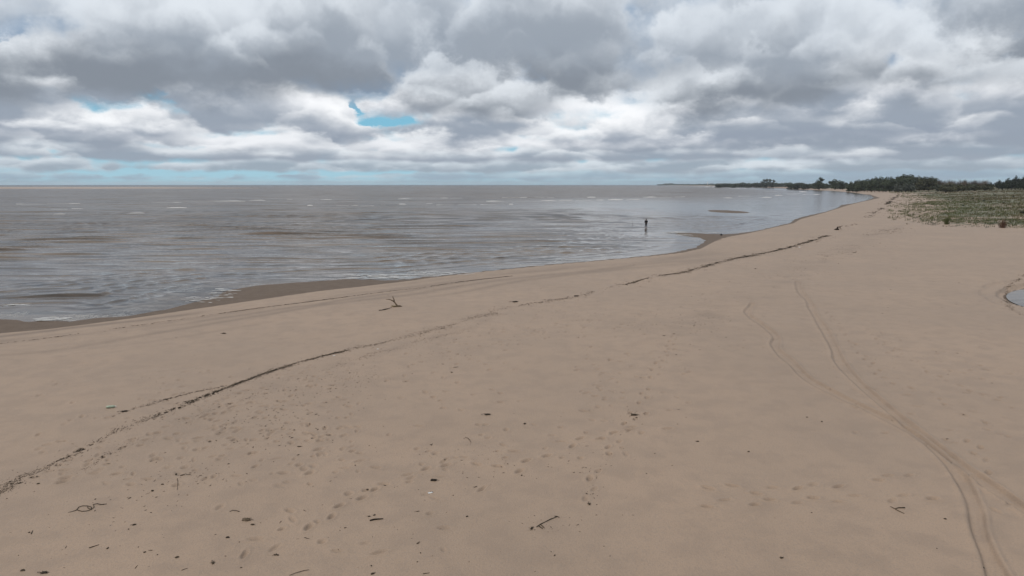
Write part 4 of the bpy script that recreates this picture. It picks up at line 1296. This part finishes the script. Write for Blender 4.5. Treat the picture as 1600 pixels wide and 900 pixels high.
def tree_meshes(kind, seed):
    """unit tree: height 1, base at the origin"""
    rg_ = random.Random(seed)
    tr, cr = MB(), MB()
    lobes = []
    if kind == 'round':          # broad-leaved tree of the wood
        top = .62
        tr.tube([(0, 0, -.03), (.01, .01, .2), (rg_.gauss(0, .02), 0, .42), (rg_.gauss(0, .03), 0, .7)], [.035, .026, .02, .008], 7)
        for _ in range(6):
            an, z = rg_.uniform(0, 6.28), rg_.uniform(.25, .5)
            l = rg_.uniform(.18, .32)
            tr.tube([(0, 0, z), (math.cos(an) * l * .5, math.sin(an) * l * .5, z + .12), (math.cos(an) * l, math.sin(an) * l, z + .24)], [.015, .01, .004], 5)
            lobes.append(((math.cos(an) * l * .95, math.sin(an) * l * .95, z + .22), (rg_.uniform(.14, .2), rg_.uniform(.14, .2), rg_.uniform(.11, .17))))
        lobes.append(((0, 0, .55), (.24, .24, .22)))
        for k in range(4):
            an = k * 1.57 + rg_.uniform(-.5, .5)
            lobes.append(((math.cos(an) * .17, math.sin(an) * .17, rg_.uniform(.16, .30)), (.19, .19, .16)))
        lobes.append(((rg_.gauss(0, .05), rg_.gauss(0, .05), .80), (.18, .18, .19)))
        leaf_cloud(cr, rg_, lobes, 760, .052)
    elif kind == 'tall':         # gum with a high, open crown
        tr.tube([(0, 0, -.03), (.01, 0, .3), (rg_.gauss(0, .02), 0, .6), (rg_.gauss(0, .03), 0, .88)], [.026, .02, .014, .004], 7)
        for k in range(7):
            an, z = rg_.uniform(0, 6.28), rg_.uniform(.35, .8)
            l = rg_.uniform(.10, .2)
            tr.tube([(0, 0, z - .1), (math.cos(an) * l, math.sin(an) * l, z + .02)], [.011, .004], 5)
            lobes.append(((math.cos(an) * l, math.sin(an) * l, z + .04), (rg_.uniform(.08, .13), rg_.uniform(.08, .13), rg_.uniform(.08, .12))))
        lobes.append(((0, 0, .88), (.11, .11, .12)))
        lobes.append(((0, 0, .45), (.16, .16, .17)))
        lobes.append(((0, 0, .2), (.15, .15, .17)))
        leaf_cloud(cr, rg_, lobes, 520, .042)
    elif kind == 'pine':         # dense dark spreading conifer, crown near the ground
        tr.tube([(0, 0, -.03), (.01, 0, .3), (.02, 0, .8)], [.04, .03, .01], 7)
        for k in range(5):
            an = k * 1.26 + rg_.uniform(-.3, .3)
            tr.tube([(0, 0, .2), (math.cos(an) * .2, math.sin(an) * .2, .38)], [.016, .006], 5)
            lobes.append(((math.cos(an) * .30, math.sin(an) * .30, rg_.uniform(.30, .45)), (.24, .24, .26)))
        for k in range(4):
            an = k * 1.57 + rg_.uniform(-.3, .3)
            lobes.append(((math.cos(an) * .16, math.sin(an) * .16, rg_.uniform(.62, .76)), (.19, .19, .17)))
        lobes.append(((0, 0, .45), (.3, .3, .33)))
        lobes.append(((0, 0, .86), (.14, .14, .13)))
        leaf_cloud(cr, rg_, lobes, 1100, .05)
    elif kind == 'bare':         # leafless: fans of thin shoots
        tr.tube([(0, 0, -.03), (.01, .0, .2), (.02, 0, .4)], [.03, .022, .012], 6)
        for k in range(26):
            an = rg_.uniform(0, 6.28)
            z = rg_.uniform(.1, .4)
            l = rg_.uniform(.12, .4)
            t = rg_.uniform(.55, 1.0)
            cr.tube([(0, 0, z), (math.cos(an) * l * .6, math.sin(an) * l * .6, z + (t - z) * .55), (math.cos(an) * l, math.sin(an) * l, t)], [.014, .010, .004], 3, False)
        leaf_cloud(cr, rg_, [((0, 0, .45), (.33, .33, .36))], 130, .030)
    elif kind == 'bush':
        tr.tube([(0, 0, -.05), (0, 0, .35)], [.05, .02], 6)
        for k in range(6):
            an = rg_.uniform(0, 6.28)
            l = rg_.uniform(.2, .5)
            tr.tube([(0, 0, .05), (math.cos(an) * l, math.sin(an) * l, .4)], [.025, .008], 5)
            lobes.append(((math.cos(an) * l, math.sin(an) * l, rg_.uniform(.3, .55)), (.3, .3, rg_.uniform(.26, .42))))
        lobes.append(((0, 0, .5), (.4, .4, .48)))
        leaf_cloud(cr, rg_, lobes, 520, .075)
    return tr.mesh('trunk'), cr.mesh('crown', False)
VARS = {}
def variants(kind, leafmat, barkmat=None):
    key = (kind, leafmat.name)
    if key not in VARS:
        L = []
        for i in range(4 if kind in ('round', 'tall') else 3):
            t, c = tree_meshes(kind, 300 + i * 13 + len(kind))
            t.materials.append(barkmat or M_BARK)
            c.materials.append(leafmat)
            L.append((t, c))
        VARS[key] = L
    return VARS[key]
def plant(name, kind, mat, px, y_top, Y, label, cat, group=None, wide=1.0, k=None, base_y=None, bark=None, parts=('trunk', 'crown')):
    """a tree at depth Y under photo column px whose top reaches photo row y_top"""
    if base_y is not None:
        x, Y, z = at1(px, base_y)
    else:
        x = (px - 800) / FOC * Y * CP
        z = float(hgt(np.array([x]), np.array([Y]))[0])
    top = CAM_H + Y * math.tan(math.atan((450 - y_top) / FOC) - PITCH)
    H = max(top - z, .5)
    vs = variants(kind, mat, bark)
    t, c = vs[random.randrange(len(vs)) if k is None else k % len(vs)]
    o = empty(name, (x, Y, z), random.uniform(0, 6.28))
    o.scale = (H * wide, H * wide, H)
    link(parts[0], t, None, o)
    link(parts[1], c, None, o)
    return tag(o, label, cat, group)

random.seed(21)
# the wood behind the beach: a rounded skyline between columns 1330 and 1465
SKY_W = [(1318, 284), (1330, 282), (1345, 279), (1360, 276.5), (1380, 274.5), (1395, 275), (1410, 272.5), (1420, 271.5), (1432, 274), (1445, 275.5), (1455, 274.5), (1464, 279), (1474, 283), (1482, 282), (1490, 284)]
GW = 'trees of the dark wood behind the dunes'
for i in range(72):
    px = 1326 + (1468 - 1326) * (i + random.random()) / 72
    top = np.interp(px, [p[0] for p in SKY_W], [p[1] for p in SKY_W])
    back = i % 3
    Y = (700, 790, 880)[back] + random.uniform(-30, 30)
    row_ = ('front', 'middle', 'back')[back]
    end_ = 'left end' if px < 1373 else 'middle' if px < 1420 else 'right end'
    drop = (5.5, 2.5, 0.0)[back] + abs(random.gauss(0, 1.0))
    plant('wood_tree', 'round', M_LEAF if (px < 1428 or back) else M_LEAF_OLIVE, px, top + drop, Y, ('rounded dark green tree at the %s of the wood, in its %s row' % (end_, row_)), 'tree', GW + ', ' + end_ + ' ' + row_, 1.0)
for px in (1410, 1421, 1413):
    plant('wood_tree', 'round', M_LEAF, px, 271.6 + random.random(), 820, 'taller round-topped tree at the peak of the dark wood skyline', 'tree', 'tallest trees of the wood', 1.1)
for px in (1437, 1445, 1452):
    plant('wood_tree', 'round', M_LEAF_OLIVE, px, 278 + random.random() * 1.5, 660, 'olive yellow tree at the right front of the dark wood', 'tree', 'olive trees at the right of the wood', 1.3)
for px in (1404, 1416, 1425):
    plant('shrub', 'bush', M_LEAF_GREY, px, 285.5 + random.random(), 620, 'pale grey green shrub in front of the dark wood', 'shrub', 'pale shrubs before the wood', .9)
# lower trees left of the wood
GL = 'low trees along the far shore left of the wood'
for i in range(46):
    px = 1232 + (1326 - 1232) * (i + random.random()) / 46
    top = 285.9 + 1.0 * math.sin(px * .21) + random.uniform(-.5, .8)
    plant('shore_tree', 'round', M_LEAF, px, top, random.uniform(1050, 1300), 'low dark tree in the row along the far shore', 'tree', GL, 1.2)
plant('lone_tree', 'tall', M_LEAF, 1281, 276.5, 1020, 'tall pointed dark tree standing left of the broad one', 'tree', None, 1.45, 0)
plant('lone_tree', 'round', M_LEAF, 1279, 280.5, 1015, 'rounded dark tree beneath the tall pointed one', 'tree', None, 1.2, 1)
plant('lone_tree', 'round', M_LEAF, 1305, 279, 1000, 'broad round dark tree between the pointed tree and the wood', 'tree', None, 1.35, 2)
plant('lone_tree', 'round', M_LEAF, 1317, 282.6, 1000, 'small flat-topped tree just right of the broad round one', 'tree', None, 1.2, 3)
# far row
GF = 'distant trees of the low coast row'
for i in range(54):
    px = 1120 + (1236 - 1120) * (i + random.random()) / 54
    top = 287.0 - 1.5 * smooth((px - 1120) / 60) + random.uniform(-.5, .7)
    plant('coast_tree', 'round', M_LEAF, px, float(top), random.uniform(1700, 2150), 'tiny dark tree in the distant coast row', 'tree', GF, 1.8)
for px, t in ((1193, 279.6), (1198, 279), (1203, 279.4), (1208, 280.4)):
    plant('coast_tree', 'tall', M_LEAF_GREY, px, t, 1750, 'tall pale grey tree in the clump rising above the far coast', 'tree', 'pale tall clump on the far coast', 1.3)
plant('coast_tree', 'round', M_LEAF, 1160, 284.2, 1900, 'lone taller dark tree on the far coast, left of the pale clump', 'tree', None, 1.3)
plant('coast_tree', 'round', M_LEAF, 1233, 284.4, 1700, 'rounded dark tree on the coast, right of the pale clump', 'tree', None, 1.4)
# bare brown trees between the wood and the pines
GB = 'bare brown trees between the wood and the pines'
for i in range(34):
    px = 1466 + (1545 - 1466) * (i + random.random()) / 34
    top = 281.5 + 1.6 * math.sin(px * .35) + random.uniform(-1.5, 1.2)
    plant('bare_tree', 'bare', M_RUST, px, top, random.uniform(560, 760), 'bare brown tree with thin upright shoots on the dune skyline', 'tree', GB, 1.0, bark=M_RUST)
GU = 'olive bushes beneath the bare brown trees'
for i in range(18):
    px = 1466 + (1546 - 1466) * (i + random.random()) / 18
    plant('dune_bush', 'bush', M_LEAF_OLIVE if i % 3 else M_LEAF, px, 286.2 + random.uniform(0, 1.8), random.uniform(520, 640), 'olive bush in the low belt beneath the bare brown trees', 'bush', GU, 1.5, parts=('stem', 'foliage'))
# dark pines at the right
plant('pine_tree', 'pine', M_PINE, 1507, 281, 0, 'round dark bushy pine standing alone on the dune', 'tree', None, .8, 0, base_y=292.8)
plant('pine_tree', 'pine', M_PINE, 1473, 288.2, 0, 'small low dark pine left of the round one', 'tree', None, 1.1, 1, base_y=294.4)
for px, t, b, lab in [(1547, 284, 297.5, 'small dark pine at the left foot of the right-hand pine thicket'), (1560, 280, 297, 'dark pine second from the left in the right-hand thicket'),
                      (1574, 277.5, 296.5, 'dark pine in the middle of the right-hand thicket'), (1586, 273.5, 296.5, 'tallest dark pine of the right-hand thicket'),
                      (1600, 273, 296.5, 'dark pine of the thicket cut by the right edge')]:
    plant('pine_tree', 'pine', M_PINE, px, t, 0, lab, 'tree', 'dark pine thicket at the right', .85, None, base_y=b)
for px in (1566, 1580, 1594):
    plant('pine_tree', 'pine', M_PINE, px, 283 + random.random() * 2, 0, 'low dark pine filling the front of the right-hand thicket', 'tree', 'front pines of the thicket', 1.1, None, base_y=297.5)
for px, t, b in [(1618, 272, 296.5), (1640, 274, 297), (1662, 276, 297)]:
    plant('pine_tree', 'pine', M_PINE, px, t, 0, 'dark pine beyond the right edge of the view', 'tree', 'pines past the right edge', .9, None, base_y=b)
# bushes on the dune
GD = 'dark low bushes dotted over the dune'
for px, b, h in [(1492, 294.5, 3), (1520, 312, 3.0), (1538, 315, 3.2), (1568, 318, 2.6), (1462, 302, 2.2), (1505, 322, 2.4), (1555, 306, 2.4), (1584, 308, 2.6), (1445, 306, 2.6), (1592, 320, 2.5), (1530, 301, 2.2), (1575, 300, 2.2), (1430, 300, 2.5), (1482, 313, 2.0), (1548, 327, 2.0), (1415, 296.2, 2.6), (1387, 296, 2.2), (1352, 294.8, 2.0)]:
    plant('dune_bush', 'bush', M_LEAF, px, b - h, 0, 'dark low bush on the grassy dune', 'bush', GD, 1.1, None, base_y=b, parts=('stem', 'foliage'))
plant('dune_bush', 'bush', M_PINE, 1598, 329.5, 0, 'near-black bush low on the dune at the right edge', 'bush', None, 1.2, 1, base_y=334, parts=('stem', 'foliage'))

# ------------------------------------------------------------------ far headland, tower and boat
def headland():
    r = np.random.default_rng(4)
    pts = [(1027, 5250), (1045, 5250), (1060, 5200), (1090, 4700), (1120, 3900), (1150, 3200), (1180, 2700)]
    V = []
    n = 260
    px = np.linspace(1027, 1185, n)
    Y = np.interp(px, [p[0] for p in pts], [p[1] for p in pts])
    hgt_top = np.interp(px, [1027, 1035, 1040, 1050, 1054, 1070, 1085, 1100, 1115, 1130, 1150, 1185], [.2, .8, 2.3, 2.5, 1.2, 1.1, 1.0, 1.7, 2.0, 2.4, 2.2, 2.0])
    hgt_top = hgt_top * (.8 + .35 * fbm(px * .35, px * 0, 2, 4)) 
    ztop = CAM_H + Y / FOC * (hgt_top * 1.0) - 1.0
    rows = [(0, 0.0), (25, .55), (60, .9), (140, 1.0), (400, .6), (700, .0)]
    nr = len(rows)
    for dy, k in rows:
        y = Y + dy
        x = (px - 800) / FOC * y * CP
        z = np.maximum(ztop * k * (1 + .06 * r.normal(0, 1, n)), -.5) if k > 0 else np.full(n, -.5)
        V.append(np.stack([x, y, z], 1))
    V = np.concatenate(V)
    F = []
    for i in range(nr - 1):
        for j in range(n - 1):
            F.append((i * n + j, i * n + j + 1, (i + 1) * n + j + 1, (i + 1) * n + j))
    tag(link('headland', mesh_np('headland', V, np.array(F), False), M_FARWOOD), kind='structure')
headland()
def mud_bank():
    # long low bank of pale mud bare at this state of the tide, far out at the left
    n, m_ = 60, 8
    V = []
    for j in range(m_ + 1):
        for i in range(n + 1):
            t, u = i / n, j / m_ * 2 - 1
            x = -2600 + t * 2050
            wdt = 290 * min(1.0, (1 - t) * 2.6) ** .6 * (1 + .12 * mnoise.noise(Vector((t * 14, u, 2))))
            V.append((x, 1560 + 60 * math.sin(t * 5) + u * wdt, -.25 + .75 * (1 - u * u)))
    F = [(j * (n + 1) + i, j * (n + 1) + i + 1, (j + 1) * (n + 1) + i + 1, (j + 1) * (n + 1) + i) for j in range(m_) for i in range(n)]
    tag(link('mud_bank', mesh_np('mud_bank', np.array(V), np.array(F)), SAND), kind='structure')
mud_bank()
def tower():
    Y = 4300.0
    x = (1105.5 - 800) / FOC * Y * CP
    o = empty('lighthouse', (x, Y, 3))
    tag(o, 'tiny white tower standing on the distant wooded headland', 'tower')
    mb = MB(); mb.tube([(0, 0, 0), (0, 0, 10), (0, 0, 19)], [3.0, 2.4, 2.0], 12); mb.build('shaft', M_WHITE, o)
    mb = MB(); mb.tube([(0, 0, 19), (0, 0, 19.6)], [2.9, 2.9], 12); mb.tube([(0, 0, 19.6), (0, 0, 21.4)], [1.4, 1.4], 10); mb.build('lantern_room', M_WHITE, o)
    mb = MB(); mb.tube([(0, 0, 21.4), (0, 0, 22.8)], [1.7, .1], 10); mb.build('roof', M_WHITE, o)
tower()
def boat():
    Y = 3200.0
    x = (628.5 - 800) / FOC * Y * CP
    o = empty('sailing_boat', (x, Y, 0), .4)
    tag(o, 'tiny white sailing boat on the horizon left of centre', 'boat')
    mb = MB()
    V = []
    for t, w, zz in ((-4, .9, 1.1), (-2, 1.4, 1.0), (1, 1.5, 1.0), (3, .9, 1.15), (4.5, .05, 1.35)):
        V.append([(t, -w, zz), (t, -w * .6, -.3), (t, w * .6, -.3), (t, w, zz)])
    for a, b in zip(V[:-1], V[1:]):
        q = len(mb.v); mb.v += a + b
        for k in range(3): mb.f.append((q + k, q + k + 1, q + k + 5, q + k + 4))
        mb.f.append((q + 3, q, q + 4, q + 7))
    mb.build('hull', M_WHITE, o, sm=False)
    mb = MB(); mb.tube([(.6, 0, .8), (.6, 0, 10)], [.10, .06], 6); mb.build('mast', M_WOOD, o)
    mb = MB(); mb.v += [(.5, .05, 1.8), (-3.4, .4, 1.9), (-1.2, .35, 5.5), (.5, .05, 9.6)]; mb.f.append((0, 1, 2, 3)); ob = mb.build('sail', M_WHITE, o, sm=False)
    md = ob.modifiers.new('thick', 'SOLIDIFY'); md.thickness = .03
boat()

# ------------------------------------------------------------------ thin sea air
def haze():
    L, z0, z1 = 15500.0, -4.5, 45.0
    V = [(sx * L, sy * L, z) for z in (z0, z1) for sx, sy in ((-1, -1), (1, -1), (1, 1), (-1, 1))]
    F = [(3, 2, 1, 0), (4, 5, 6, 7), (0, 1, 5, 4), (1, 2, 6, 5), (2, 3, 7, 6), (3, 0, 4, 7)]
    me = bpy.data.meshes.new('haze')
    me.from_pydata(V, [], F)
    m = bpy.data.materials.new('sea_air')
    m.use_nodes = True
    nt = m.node_tree
    nt.nodes.clear()
    out = nt.nodes.new('ShaderNodeOutputMaterial')
    pv = nt.nodes.new('ShaderNodeVolumePrincipled')
    pv.inputs['Color'].default_value = (0.86, 0.93, 1.0, 1)
    pv.inputs['Density'].default_value = 6.5e-5
    nt.links.new(pv.outputs[0], out.inputs['Volume'])
    tag(link('haze', me, m), kind='stuff')
haze()
